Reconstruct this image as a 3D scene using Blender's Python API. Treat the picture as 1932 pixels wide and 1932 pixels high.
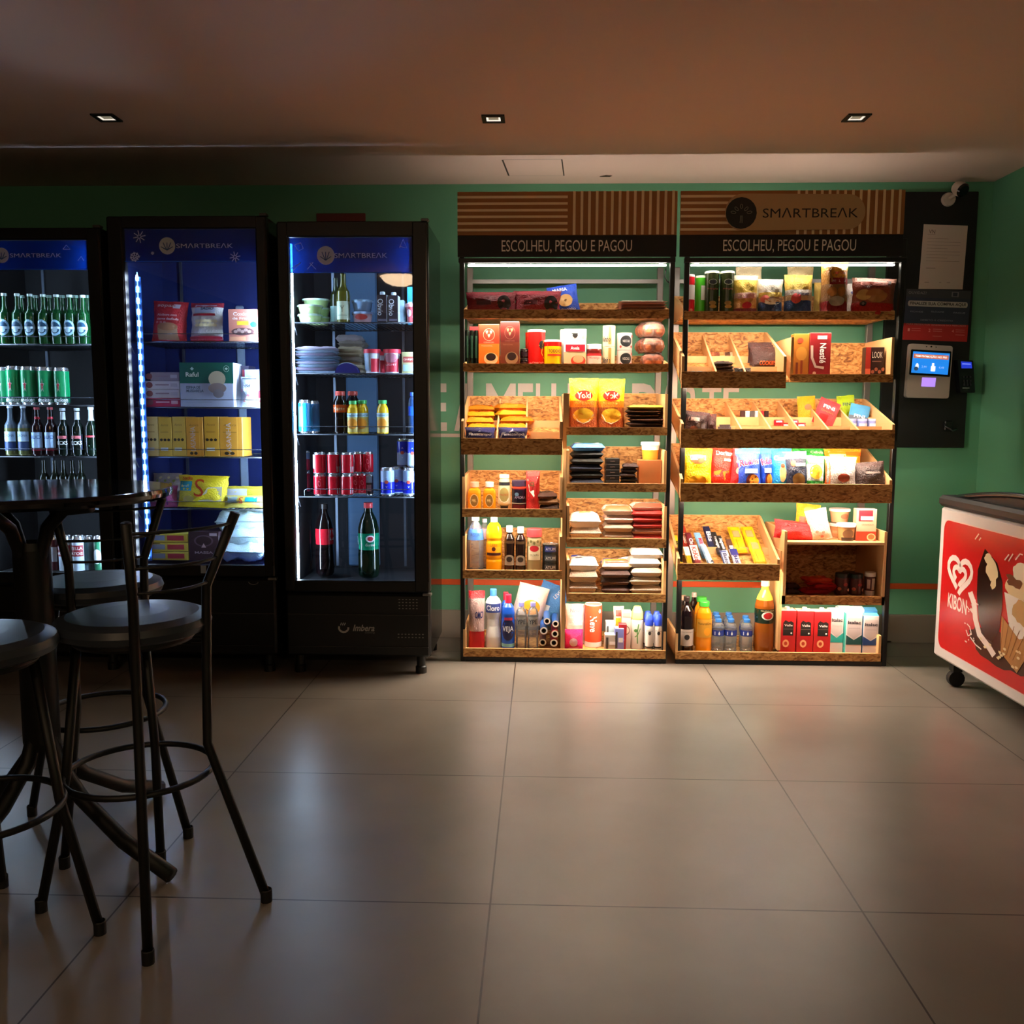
import bpy, math, random
from mathutils import Vector, Matrix, noise
for o in list(bpy.data.objects): bpy.data.objects.remove(o)
SC = bpy.context.scene; COL = SC.collection
pi = math.pi; sin = math.sin; cos = math.cos
# ------------------------------------------------------------------ camera
F = 1703.; TH = math.atan(186/F); YA = math.atan(55/F); RO = .0035; EH = 1.2
r0 = Vector((cos(YA), sin(YA), 0)); FW = Vector((-sin(YA)*cos(TH), cos(YA)*cos(TH), -sin(TH)))
u0 = r0.cross(FW)
RT = r0*cos(RO)+u0*sin(RO); UP = u0*cos(RO)-r0*sin(RO)
cam = bpy.data.cameras.new('camera'); cam.sensor_width = 36; cam.sensor_fit = 'HORIZONTAL'; cam.lens = 36*F/1932
cam.clip_start = .05
co = bpy.data.objects.new('camera', cam); COL.objects.link(co)
m = Matrix.Identity(4)
for i in range(3): m[i][0] = RT[i]; m[i][1] = UP[i]; m[i][2] = -FW[i]
m[0][3], m[1][3], m[2][3] = 0, 0, EH
co.matrix_world = m; SC.camera = co
SC.view_settings.view_transform = 'Standard'; SC.view_settings.look = 'None'
SC.view_settings.exposure = 0; SC.view_settings.gamma = 1; SC.view_settings.use_curve_mapping = False
# ------------------------------------------------------------------ world and light levels
w = bpy.data.worlds.new('night'); SC.world = w; w.use_nodes = True
w.node_tree.nodes['Background'].inputs[0].default_value = (.9, .75, .62, 1)
w.node_tree.nodes['Background'].inputs[1].default_value = .0
E_TOP = 34; E_SHELF = 106; E_FR = 85; E_FR2 = 150; E_DOME = 18; E_FILL = 72; E_SPOT = 1.0
# ------------------------------------------------------------------ measuring helpers: survey a point at depth Y (or height z) from the viewpoint
def ray(x, y): return FW+RT*((x-966)/F)-UP*((y-966)/F)
def P(x, y, Y):
    d = ray(x, y); t = Y/d.y; return t*d.x, EH+t*d.z
def G(x, y, z=0):
    d = ray(x, y); t = (z-EH)/d.z; return t*d.x, t*d.y
# ------------------------------------------------------------------ materials
def lin(c): return c/12.92 if c <= .04045 else ((c+.055)/1.055)**2.4
def rgb(h): return tuple(lin(int(h[i:i+2], 16)/255) for i in (0, 2, 4))+(1,)
MC = {}
def mat(h, rough=.45, metal=0, emit=0, kind=''):
    k = (h, rough, metal, emit, kind)
    if k in MC: return MC[k]
    m = bpy.data.materials.new((kind or 'paint')+'_'+h); m.use_nodes = True; nt = m.node_tree; b = nt.nodes['Principled BSDF']
    b.inputs['Base Color'].default_value = rgb(h); b.inputs['Roughness'].default_value = rough; b.inputs['Metallic'].default_value = metal
    if emit: b.inputs['Emission Color'].default_value = rgb(h); b.inputs['Emission Strength'].default_value = emit
    N = nt.nodes; L = nt.links
    if kind == 'film':      # crinkled plastic film
        t = N.new('ShaderNodeTexNoise'); t.inputs['Scale'].default_value = 24; t.inputs['Detail'].default_value = 4
        bu = N.new('ShaderNodeBump'); bu.inputs['Strength'].default_value = .6; bu.inputs['Distance'].default_value = .012
        L.new(t.outputs[0], bu.inputs['Height']); L.new(bu.outputs[0], b.inputs['Normal'])
    if kind in ('clear', 'glass', 'wrap'):    # thin clear plastic or glass
        out = N['Material Output']; tr = N.new('ShaderNodeBsdfTransparent'); tr.inputs[0].default_value = rgb(h)
        gl = N.new('ShaderNodeBsdfGlossy'); gl.inputs['Roughness'].default_value = rough
        lw = N.new('ShaderNodeFresnel'); lw.inputs[0].default_value = 1.45
        mx = N.new('ShaderNodeMixShader'); L.new(lw.outputs[0], mx.inputs[0]); L.new(tr.outputs[0], mx.inputs[1]); L.new(gl.outputs[0], mx.inputs[2])
        if kind == 'glass': L.new(mx.outputs[0], out.inputs[0])
        else:
            df = N.new('ShaderNodeBsdfDiffuse'); df.inputs[0].default_value = rgb(h)
            m2 = N.new('ShaderNodeMixShader'); m2.inputs[0].default_value = .13 if kind == 'clear' else .45
            L.new(mx.outputs[0], m2.inputs[1]); L.new(df.outputs[0], m2.inputs[2]); L.new(m2.outputs[0], out.inputs[0])
    if kind == 'osb':
        tc = N.new('ShaderNodeTexCoord'); mp = N.new('ShaderNodeMapping'); mp.inputs['Scale'].default_value = (1, 1, 2.2)
        v = N.new('ShaderNodeTexNoise'); v.inputs['Scale'].default_value = 26; v.inputs['Detail'].default_value = 5; v.inputs['Distortion'].default_value = 1.6
        r = N.new('ShaderNodeValToRGB'); e = r.color_ramp.elements
        e[0].position = .34; e[0].color = rgb('7a4a20'); e[1].position = .62; e[1].color = rgb('dba866')
        n = e.new(.46); n.color = rgb('b8803f')
        L.new(tc.outputs['Object'], mp.inputs[0]); L.new(mp.outputs[0], v.inputs['Vector']); L.new(v.outputs[0], r.inputs[0]); L.new(r.outputs[0], b.inputs['Base Color'])
    if kind == 'wall':
        t = N.new('ShaderNodeTexNoise'); t.inputs['Scale'].default_value = 140
        bu = N.new('ShaderNodeBump'); bu.inputs['Strength'].default_value = .12
        L.new(t.outputs[0], bu.inputs['Height']); L.new(bu.outputs[0], b.inputs['Normal'])
    MC[k] = m; return m
OSB = mat('b8803f', .6, 0, 0, 'osb'); OSBP = mat('e0b077', .6)
BLK = mat('040404', .45); STEEL = mat('8a8683', .35, .6)
# ------------------------------------------------------------------ text outlines, cached as triangles in a unit box
TCH = {}
def txt(s):
    if s in TCH: return TCH[s]
    c = bpy.data.curves.new('t', 'FONT'); c.body = s.strip('*~'); c.resolution_u = 3
    if s[0] == '*': c.offset = .022
    if s[-1] == '~': c.shear = .3
    o = bpy.data.objects.new('t', c); COL.objects.link(o)
    me = bpy.data.meshes.new_from_object(o.evaluated_get(bpy.context.evaluated_depsgraph_get()))
    vs = [(v.co.x, v.co.y) for v in me.vertices]; fs = [tuple(p.vertices) for p in me.polygons]
    bpy.data.objects.remove(o); bpy.data.meshes.remove(me); bpy.data.curves.remove(c)
    xs = [v[0] for v in vs]; ys = [v[1] for v in vs]; x0, y0 = min(xs), min(ys); W, H = max(xs)-x0, max(ys)-y0
    TCH[s] = ([((x-x0)/W-.5, (y-y0)/H-.5) for x, y in vs], fs); return TCH[s]
# ------------------------------------------------------------------ mesh builder
class MB:
    def __init__(s): s.v = []; s.f = []; s.mi = []; s.sm = []; s.ms = []
    def mx(s, m):
        if isinstance(m, str): m = mat(m)
        if m not in s.ms: s.ms.append(m)
        return s.ms.index(m)
    def add(s, vs, fs, m, smooth=False):
        o = len(s.v); s.v += [tuple(v) for v in vs]; i = s.mx(m)
        for f in fs: s.f.append(tuple(o+k for k in f)); s.mi.append(i); s.sm.append(smooth)
        return s
    def box(s, x0, x1, y0, y1, z0, z1, m, b=0):
        if b:
            b = min(b, (x1-x0)*.45, (y1-y0)*.45, (z1-z0)*.45); vs = []; idx = {}
            c = ((x0+x1)/2, (y0+y1)/2, (z0+z1)/2); h = ((x1-x0)/2, (y1-y0)/2, (z1-z0)/2)
            for sx in (-1, 1):
                for sy in (-1, 1):
                    for sz in (-1, 1):
                        for a in range(3):
                            q = [h[i]-(0 if i == a else b) for i in range(3)]
                            idx[sx, sy, sz, a] = len(vs); vs.append((c[0]+sx*q[0], c[1]+sy*q[1], c[2]+sz*q[2]))
            fs = []; S = (-1, 1)
            for a in range(3):
                i, j = [(1, 2), (2, 0), (0, 1)][a]
                for q in S:
                    def k(p, r, ax):
                        t = [0, 0, 0]; t[a] = q; t[i] = p; t[j] = r; return idx[t[0], t[1], t[2], ax]
                    l = [k(-1, -1, a), k(1, -1, a), k(1, 1, a), k(-1, 1, a)]; fs.append(tuple(l if q > 0 else l[::-1]))
            for a in range(3):
                i, j = [(1, 2), (2, 0), (0, 1)][a]
                for p in S:
                    for r in S:
                        def k(q, ax):
                            t = [0, 0, 0]; t[a] = q; t[i] = p; t[j] = r; return idx[t[0], t[1], t[2], ax]
                        l = [k(-1, i), k(1, i), k(1, j), k(-1, j)]; fs.append(tuple(l if p*r < 0 else l[::-1]))
            for x in S:
                for y in S:
                    for z in S:
                        l = [idx[x, y, z, 0], idx[x, y, z, 1], idx[x, y, z, 2]]; fs.append(tuple(l if x*y*z > 0 else l[::-1]))
            return s.add(vs, fs, m)
        vs = [(x, y, z) for x in (x0, x1) for y in (y0, y1) for z in (z0, z1)]
        return s.add(vs, [(0, 1, 3, 2), (4, 6, 7, 5), (0, 4, 5, 1), (2, 3, 7, 6), (0, 2, 6, 4), (1, 5, 7, 3)], m)
    def prism(s, pts, x0, x1, m):   # polygon in (y,z), extruded along x
        n = len(pts); vs = [(x0, y, z) for y, z in pts]+[(x1, y, z) for y, z in pts]
        return s.add(vs, [tuple(range(n))[::-1], tuple(range(n, 2*n))]+[(i, (i+1) % n, n+(i+1) % n, n+i) for i in range(n)], m)
    def slab(s, pts, y0, y1, m):    # polygon in (x,z), extruded along y
        n = len(pts); vs = [(x, y0, z) for x, z in pts]+[(x, y1, z) for x, z in pts]
        return s.add(vs, [tuple(range(n)), tuple(range(n, 2*n))[::-1]]+[(i, n+i, n+(i+1) % n, (i+1) % n) for i in range(n)], m)
    def lathe(s, prof, mats, n=20, c=(0, 0, 0), ax='z', sq=0):
        # prof [(r,z)], mats: one material or a list per segment; sq: squareness
        def R(r, a):
            if not sq: return r
            k = max(abs(cos(a)), abs(sin(a))); return r*((1-sq)+sq/k*.92)
        for i in range(len(prof)-1):
            (ra, za), (rb, zb) = prof[i:i+2]; mm = mats[i] if isinstance(mats, list) else mats; vs = []
            for r, z in ((ra, za), (rb, zb)):
                for k in range(n):
                    a = 2*pi*(k+.5)/n; q = R(r, a); p = (q*cos(a), q*sin(a), z)
                    if ax == 'y': p = (p[0], p[2], p[1])
                    if ax == 'x': p = (p[2], p[0], p[1])
                    vs.append((p[0]+c[0], p[1]+c[1], p[2]+c[2]))
            if ra < 1e-6: fs = [(0, n+k, n+(k+1) % n)[::-1] for k in range(n)]
            elif rb < 1e-6: fs = [(k, (k+1) % n, n) for k in range(n)]
            else: fs = [(k, (k+1) % n, n+(k+1) % n, n+k) for k in range(n)]
            flat = abs(za-zb) < 1e-6 or rb < 1e-6 or ra < 1e-6
            s.add(vs, fs, mm, not flat)
        return s
    def tube(s, pts, r, m, n=8, closed=False):
        pts = [Vector(p) for p in pts]; N = len(pts); vs = []; up = None
        for i, p in enumerate(pts):
            a = pts[(i-1) % N] if (i or closed) else p; b = pts[(i+1) % N] if (i < N-1 or closed) else p
            t = (b-a).normalized()
            if up is None: up = Vector((0, 0, 1)) if abs(t.z) < .9 else Vector((1, 0, 0))
            x = t.cross(up).normalized(); up = x.cross(t).normalized()
            rr = r[i] if isinstance(r, (list, tuple)) else r
            for k in range(n):
                an = 2*pi*k/n; vs.append(p+x*rr*cos(an)+up*rr*sin(an))
        fs = [(i*n+k, i*n+(k+1) % n, ((i+1) % N)*n+(k+1) % n, ((i+1) % N)*n+k) for i in range(N if closed else N-1) for k in range(n)]
        if not closed: fs += [tuple(range(n))[::-1], tuple(range((N-1)*n, N*n))]
        return s.add(vs, fs, m, True)
    def decal(s, d, mp, i=0, W=1, H=1, fm=None):
        o = .0005*(i+1); k = d[0]; c = d[-1] if k != 't' else d[6]; c = c if not isinstance(c, str) else (fm(c) if fm else mat(c))
        if k == 'r':
            _, a, b, e, f = d[:5]; nu = max(1, int(abs(e-a)*10)); nv = max(1, int(abs(f-b)*10))
            vs = [mp(a+(e-a)*x/nu, b+(f-b)*y/nv, o) for y in range(nv+1) for x in range(nu+1)]
            s.add(vs, [(y*(nu+1)+x, y*(nu+1)+x+1, (y+1)*(nu+1)+x+1, (y+1)*(nu+1)+x) for y in range(nv) for x in range(nu)], c, True)
        elif k == 'e':
            _, u, v, ru, rv = d[:5]; n = 20
            vs = [mp(u, v, o)]+[mp(u+ru*.5*cos(2*pi*q/n), v+rv*.5*sin(2*pi*q/n), o) for q in range(n)]+[mp(u+ru*cos(2*pi*q/n), v+rv*sin(2*pi*q/n), o) for q in range(n)]
            s.add(vs, [(0, 1+q, 1+(q+1) % n) for q in range(n)]+[(1+q, n+1+q, n+1+(q+1) % n, 1+(q+1) % n) for q in range(n)], c, True)
        elif k == 'p':
            s.add([mp(u, v, o) for u, v in d[1]], [tuple(range(len(d[1])))], c)
        elif k == 'l':          # polyline strip, width in u
            pts, wd = d[1], d[2]; vs = []; n = len(pts); asp = W/H
            for q in range(n):
                a = pts[max(q-1, 0)]; b = pts[min(q+1, n-1)]; tx, ty = (b[0]-a[0])*asp, b[1]-a[1]; L = math.hypot(tx, ty) or 1
                nx, ny = -ty/L/asp*wd/2*asp, tx/L*wd/2*asp
                vs += [mp(pts[q][0]+nx, pts[q][1]+ny, o), mp(pts[q][0]-nx, pts[q][1]-ny, o)]
            s.add(vs, [(2*q, 2*q+1, 2*q+3, 2*q+2) for q in range(n-1)], c)
        elif k == 't':
            vs, fs = txt(d[1]); _, _, u, v, a, b = d[:6]; ro = d[7] if len(d) > 7 else 0; cr, sr = cos(ro*pi/180), sin(ro*pi/180)
            q = []
            for x, y in vs:
                X, Y = x*a*W, y*b*H; X, Y = X*cr-Y*sr, X*sr+Y*cr; q.append(mp(u+X/W, v+Y/H, o))
            s.add(q, fs, c)
    def decals(s, ds, mp, W=1, H=1, fm=None):
        for i, d in enumerate(ds or []): s.decal(d, mp, i, W, H, fm)
        return s
    def build(s, name, parent=None, loc=None):
        me = bpy.data.meshes.new(name); me.from_pydata(s.v, [], s.f)
        for m in s.ms: me.materials.append(m)
        me.polygons.foreach_set('material_index', s.mi); me.polygons.foreach_set('use_smooth', s.sm); me.update()
        o = bpy.data.objects.new(name, me); COL.objects.link(o)
        if parent: o.parent = parent
        if loc: o.location = loc
        return o
LAB = {}
def tag(o, label, cat, group=None):
    o['label'] = label; o['category'] = cat
    if group: o['group'] = group
    return o
def struct(o): o['kind'] = 'structure'; return o
def empty(name, loc=(0, 0, 0), rz=0):
    o = bpy.data.objects.new(name, None); COL.objects.link(o); o.location = loc; o.rotation_euler = (0, 0, rz); o.empty_display_size = .05; return o
def kids(o): return [c for c in bpy.data.objects if c.parent == o]
def dup(o, loc, label, rot=None, parent=None, group=None):
    ch = list(KID.get(o.name, ())) if parent is None else list(KID.get(o.name, ()))
    c = o.copy(); COL.objects.link(c); c.location = loc
    if rot: c.rotation_euler = rot
    if label: c['label'] = label
    if group: c['group'] = group
    if parent: c.parent = parent
    KID[c.name] = []
    for q in ch:
        d = dup(q, q.location, None, None, c); KID[c.name].append(d)
    return c
KID = {}
def part(mb, name, parent, loc=None):
    o = mb.build(name, parent, loc); KID.setdefault(parent.name, []).append(o); return o
ORD = ['first', 'second', 'third', 'fourth', 'fifth', 'sixth', 'seventh', 'eighth', 'ninth', 'tenth']
# ================================================================== the room
WY = 4.75; CZ = 2.362; RX = 2.257; LX = -3.3; BY = -2.6
# floor: glossy porcelain tiles laid .905 x .79 with thin dark joints
fm = bpy.data.materials.new('porcelain_tile'); fm.use_nodes = True; N = fm.node_tree.nodes; L = fm.node_tree.links; b = N['Principled BSDF']
tc = N.new('ShaderNodeTexCoord'); sp = N.new('ShaderNodeSeparateXYZ'); L.new(tc.outputs['Object'], sp.inputs[0])
def mnode(op, a, c=None):
    n = N.new('ShaderNodeMath'); n.operation = op
    for i, q in enumerate((a, c)):
        if q is None: continue
        if isinstance(q, (int, float)): n.inputs[i].default_value = q
        else: L.new(q, n.inputs[i])
    return n.outputs[0]
def joint(out, off, step):
    f = mnode('FRACT', mnode('ADD', mnode('DIVIDE', mnode('SUBTRACT', out, off), step), 50.5))
    return mnode('LESS_THAN', mnode('ABSOLUTE', mnode('SUBTRACT', f, .5)), .0023/step)
j = mnode('MAXIMUM', joint(sp.outputs[0], -.118, .905), joint(sp.outputs[1], 2.10, .787))
t = N.new('ShaderNodeTexNoise'); t.inputs['Scale'].default_value = 3.0; t.inputs['Detail'].default_value = 8; L.new(tc.outputs['Object'], t.inputs['Vector'])
r = N.new('ShaderNodeValToRGB'); r.color_ramp.elements[0].position = .3; r.color_ramp.elements[0].color = rgb('70675f'); r.color_ramp.elements[1].position = .75; r.color_ramp.elements[1].color = rgb('80776e')
L.new(t.outputs[0], r.inputs[0])
mx = N.new('ShaderNodeMix'); mx.data_type = 'RGBA'; L.new(j, mx.inputs[0]); L.new(r.outputs[0], mx.inputs[6]); mx.inputs[7].default_value = rgb('2a1e18'); L.new(mx.outputs[2], b.inputs['Base Color'])
t2 = N.new('ShaderNodeTexNoise'); t2.inputs['Scale'].default_value = 9
rr = N.new('ShaderNodeMapRange'); rr.inputs[3].default_value = .28; rr.inputs[4].default_value = .4; L.new(t2.outputs[0], rr.inputs[0]); L.new(rr.outputs[0], b.inputs['Roughness'])
bu = N.new('ShaderNodeBump'); bu.inputs['Strength'].default_value = .25; bu.inputs['Distance'].default_value = .002; bu.invert = True; L.new(j, bu.inputs['Height']); L.new(bu.outputs[0], b.inputs['Normal'])
o = MB().box(LX-.1, RX+.1, BY-.1, WY+.1, -.06, 0, fm).build('floor'); struct(o); o.rotation_euler.z = 0
GREEN = mat('5d9f7e', .55, 0, 0, 'wall'); CEIL = mat('e4c6ba', .8, 0, 0, 'wall')
struct(MB().box(LX-.1, RX+.1, BY-.1, WY+.1, CZ, CZ+.06, CEIL).build('ceiling'))
mb = MB().box(LX-.1, RX+.1, WY, WY+.08, 0, CZ, GREEN)
struct(mb.build('wall_back'))
struct(MB().box(RX, RX+.08, BY-.1, WY, 0, CZ, GREEN).build('wall_right'))
struct(MB().box(LX-.08, LX, BY-.1, WY, 0, CZ, mat('241f1c', .7, 0, 0, 'wall')).build('wall_left'))
struct(MB().box(LX, RX, BY-.08, BY, 0, CZ, mat('6b5c52', .7, 0, 0, 'wall')).build('wall_front'))
RODA = mat('8f857b', .3)
struct(MB().box(LX, RX, WY-.012, WY, 0, .152, RODA, .002).build('baseboard_back'))
struct(MB().box(RX-.012, RX, BY, WY-.012, 0, .152, RODA, .002).build('baseboard_right'))
# painted writing and stripes on the back wall
def WP(x, y): return P(x, y, WY)
def wallmap(u, v, o): return (u, WY-.001-o, v)
x1, zt = WP(1394, 727); x0, _ = WP(836, 724); zb = WP(840, 812)[1]
mb = MB(); LET = mat('cfc6bf', .6)
word = [('E', 812, 843), ('A', 857, 902), ('M', 917, 973), ('E', 977, 1006), ('L', 1011, 1036), ('H', 1040, 1080), ('O', 1086, 1130), ('R', 1136, 1176),
        ('P', 1192, 1236), ('A', 1240, 1282), ('R', 1285, 1320), ('T', 1324, 1360), ('E', 1364, 1394)]
for ch, a, c in word:
    xa = WP(a, 768)[0]; xb = WP(c, 768)[0]; zt = WP((a+c)/2, 723.5)[1]; zb = WP((a+c)/2, 813)[1]
    mb.decal(('t', '*'+ch, (xa+xb)/2, (zt+zb)/2, xb-xa, zt-zb, LET), wallmap)
o = mb.build('wall_lettering'); tag(o, 'large white block letters painted along the green wall behind the racks', 'lettering')
mb = MB(); a = WP(820, 818); c = WP(866, 824)
mb.decal(('r', -1.6, a[1]-.018, WP(868, 820)[0], a[1], LET), wallmap); tag(mb.build('painted_line'), 'thin white line painted under the wall letters beside the refrigerator', 'stripe')
mb = MB(); zt = WP(1300, 1098)[1]; zb = WP(1300, 1106)[1]
mb.box(-3.2, RX-.001, WY-.006, WY, zb-.004, zt+.004, mat('e0561a', .5), .002); tag(mb.build('wall_stripe'), 'narrow orange stripe running low along the green wall', 'stripe')
# ceiling hatch joints
mb = MB(); DK = mat('3a2a1c', .8)
def cm(u, v, o): return (u, v, CZ-.0005-o)
q = [G(948, 301, CZ), G(1060, 300, CZ), G(1064, 331, CZ), G(960, 331, CZ)]
for i, wd in ((0, .0015), (1, .003), (2, .0008), (3, .004)):
    a, c = Vector(q[i]), Vector(q[(i+1) % 4]); n = Vector((-(c-a).y, (c-a).x)).normalized()*wd
    mb.add([cm(*(a+n), .001), cm(*(c+n), .001), cm(*(c-n), .001), cm(*(a-n), .001)], [(3, 2, 1, 0)], DK)
tag(mb.build('ceiling_hatch'), 'hairline joints of a closed access hatch in the ceiling above the left rack', 'hatch')
q = G(1143, 331, CZ); tag(MB().slab([(-.03, 0), (.02, 0), (.03, .004), (0, .006)], -.006, .006, DK).build('ceiling_chip', None, (q[0], q[1], CZ-.006)), 'small dark paint chip on the ceiling above the racks', 'chip')
# recessed downlights
RECW = mat('fff4e2', .3, 0, E_SPOT)
for i, x in enumerate((201, 931, 1616)):
    c = G(x, 221+(2 if x == 931 else 0), CZ); r = empty('recessed_downlight', (c[0], c[1], CZ))
    tag(r, ['square black recessed downlight in the ceiling above the refrigerators', 'square black recessed downlight in the ceiling above the left rack', 'square black recessed downlight in the ceiling above the right rack'][i], 'downlight', 'square downlights in the ceiling')
    mb = MB(); e = .045; h = .028
    for a in ((-e, e, -e, -h), (-e, e, h, e), (-e, -h, -h, h), (h, e, -h, h)): mb.box(a[0], a[1], a[2], a[3], -.006, 0, BLK)
    part(mb, 'frame', r)
    mb = MB(); mb.add([(-h, -h, -.003), (h, -h, -.003), (h, h, -.003), (-h, h, -.003), (-.02, -.02, -.001), (.02, -.02, -.001), (.02, .02, -.001), (-.02, .02, -.001)], [(0, 1, 5, 4), (1, 2, 6, 5), (2, 3, 7, 6), (3, 0, 4, 7)], RECW)
    mb.add([(-.02, -.02, -.001), (.02, -.02, -.001), (.02, .02, -.001), (-.02, .02, -.001)], [(0, 1, 2, 3)], mat('b8ae94', .4, 0, .35*E_SPOT)); part(mb, 'reflector', r)
# dome lamp mirrored in a refrigerator door, plus two unseen ones added as header fill
for c in ((-1.2, .35), (1.6, -2.0), (-1.0, -2.0)):
    r = empty('dome_lamp', (c[0], c[1], CZ)); tag(r, 'round warm ceiling dome lamp '+('mirrored in the rightmost refrigerator door' if c[1] > 0 else 'added unseen as fill behind the viewer, on the right' if c[0] > 0 else 'added unseen as fill behind the viewer, on the left'), 'ceiling lamp')
    mb = MB(); mb.lathe([(0, -.1), (.07, -.092), (.13, -.065), (.17, -.015)], mat('ffd9ae', .3, 0, E_DOME if c[1] > 0 else E_FILL), 28); part(mb, 'diffuser', r)
    mb = MB(); mb.lathe([(.17, -.02), (.185, -.018), (.185, 0)], mat('d8d0c8', .4), 28); part(mb, 'rim', r)
# ================================================================== display racks
RY = 4.28; RB = 4.68
LEDM = mat('fff1dc', .4, 0, E_SHELF); LEDT = mat('fff4e4', .4, 0, E_TOP)
TR = {}
def rack(name, X0, X1, label):
    r = empty(name, ((X0+X1)/2, RY, 0)); tag(r, label, 'display rack'); cx = (X0+X1)/2
    def bx(mb, a, b_, c, d, e, f, m, bv=0): return mb.box(a-cx, b_-cx, c-RY, d-RY, e, f, m, bv)
    for nm, xa in (('front_post', X0), ('front_post', X1-.022)): part(bx(MB(), xa, xa+.022, RY, RY+.028, 0, 2.0, BLK, .002), nm, r)
    for xa in (X0+.004, X1-.034): part(bx(MB(), xa, xa+.03, RB-.03, RB, 0, 1.93, STEEL, .002), 'rear_post', r)
    mb = MB(); bx(mb, X0+.03, X1-.03, RB-.03, RB-.008, 1.852, 1.872, STEEL); part(mb, 'cross_bar', r); mb = MB(); bx(mb, X0+.0225, X1-.0225, RY, RB-.03, .0, .02, BLK); part(mb, 'base_plate', r)
    part(bx(MB(), X0-.004, X1+.0, RY-.012, RY+.016, 1.893, 1.914, BLK, .002), 'top_rail', r)
    mb = MB(); [bx(mb, q-.008, q+.008, RY+.016, RY+.058, 1.894, 1.904, STEEL) for q in (X0+.06, X1-.06)]; [part(m_, 'lamp_clip', r) for m_ in (mb,)]
    part(bx(MB(), X0+.035, X1-.035, RY+.042, RY+.056, 1.885, 1.893, LEDT, .002), 'light_tube', r)
    return r, cx
XA0, XA1, XB0, XB1 = -.386, .61, .655, 1.66
RK1, C1 = rack('display_rack', XA0, XA1, 'left wood and black metal display rack with a striped header beside the refrigerators')
RK2, C2 = rack('display_rack', XB0, XB1, 'right wood and black metal display rack with a round leaf logo on its header')
def header(r, cx, X0, X1, logo):
    y0 = RY-.03
    z0, z1 = 2.012, 2.206; W = X1-X0; H = z1-z0
    KR = mat('a8703e', .7); ST = mat('f6deb4', .6)
    mp = lambda u, v, o: (X0-cx+u*W, y0-RY-.0004-o, z0+v*H)
    mb = MB(); mb.box(X0-cx, X1-cx, y0-RY, y0-RY+.016, z0, z1, KR, .001)
    hs = [(445.5-y)/80 for y in (375.5, 387.6, 399.7, 411.7, 424, 436)]
    if not logo:
        ds = [('r', 0, v-.029, .503, v+.029, ST) for v in hs]+[('r', .527+k*.0344, 0, .539+k*.0344, 1, ST) for k in range(14)]
    else:
        ds = [('r', 0, v-.029, .3, v+.029, ST) for v in hs]+[('r', .52+k*.0344, 0, .532+k*.0344, 1, ST) for k in range(14)]
        a = H/W; PL = mat('c4a274', .6); n = 14
        pts = [(.275+.40*a*cos(pi/2+pi*k/n), .5+.42*sin(pi/2+pi*k/n)) for k in range(n+1)]+[(.745+.40*a*cos(-pi/2+pi*k/n), .5+.40*sin(-pi/2+pi*k/n)) for k in range(n+1)]
        ds += [('p', pts, PL), ('e', .27, .48, .36*a, .36, mat('0b0a0a', .5)), ('t', 'SMΛRTBREΛK', .578, .48, .424, .22, mat('15100e', .5))]
        LF = mat('8f8676', .5)
        for an, rr, l in ((90, .17, .1), (45, .16, .11), (135, .16, .11), (10, .19, .12), (170, .19, .12)):
            c, s_ = cos(an*pi/180), sin(an*pi/180); px = .27+rr*a*c; py = .44+rr*s_+.02
            ds.append(('l', [(px+a*(l/2*cos(t)*c-.028*sin(t)*s_), py+(l/2*cos(t)*s_+.028*sin(t)*c)) for t in [2*pi*k/10 for k in range(11)]], .0022, LF))
        for dx in (-.018, 0, .018): ds.append(('l', [(.27+dx*a*1.6, .25), (.27+dx*a, .42)], .0018, LF))
    mb.decals(ds, mp, W, H); part(mb, 'header_board', r)
    z0, z1 = 1.916, 2.011; H = z1-z0
    mp2 = lambda u, v, o: (X0-cx+u*W, y0-RY-.0004-o, z0+v*H)
    mb = MB(); mb.box(X0-cx, X1-cx, y0-RY, y0-RY+.014, z0, z1, mat('060404', .6), .001)
    mb.decals([('t', 'ESCOLHEU, PEGOU E PAGOU', .5 if not logo else .493, .47, .595, .62, mat('f4ece6', .5))], mp2, W, H); part(mb, 'slogan_board', r)
header(RK1, C1, XA0-.006, XA1, 0); header(RK2, C2, XB0-.03, XB1-.03, 1)
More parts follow.
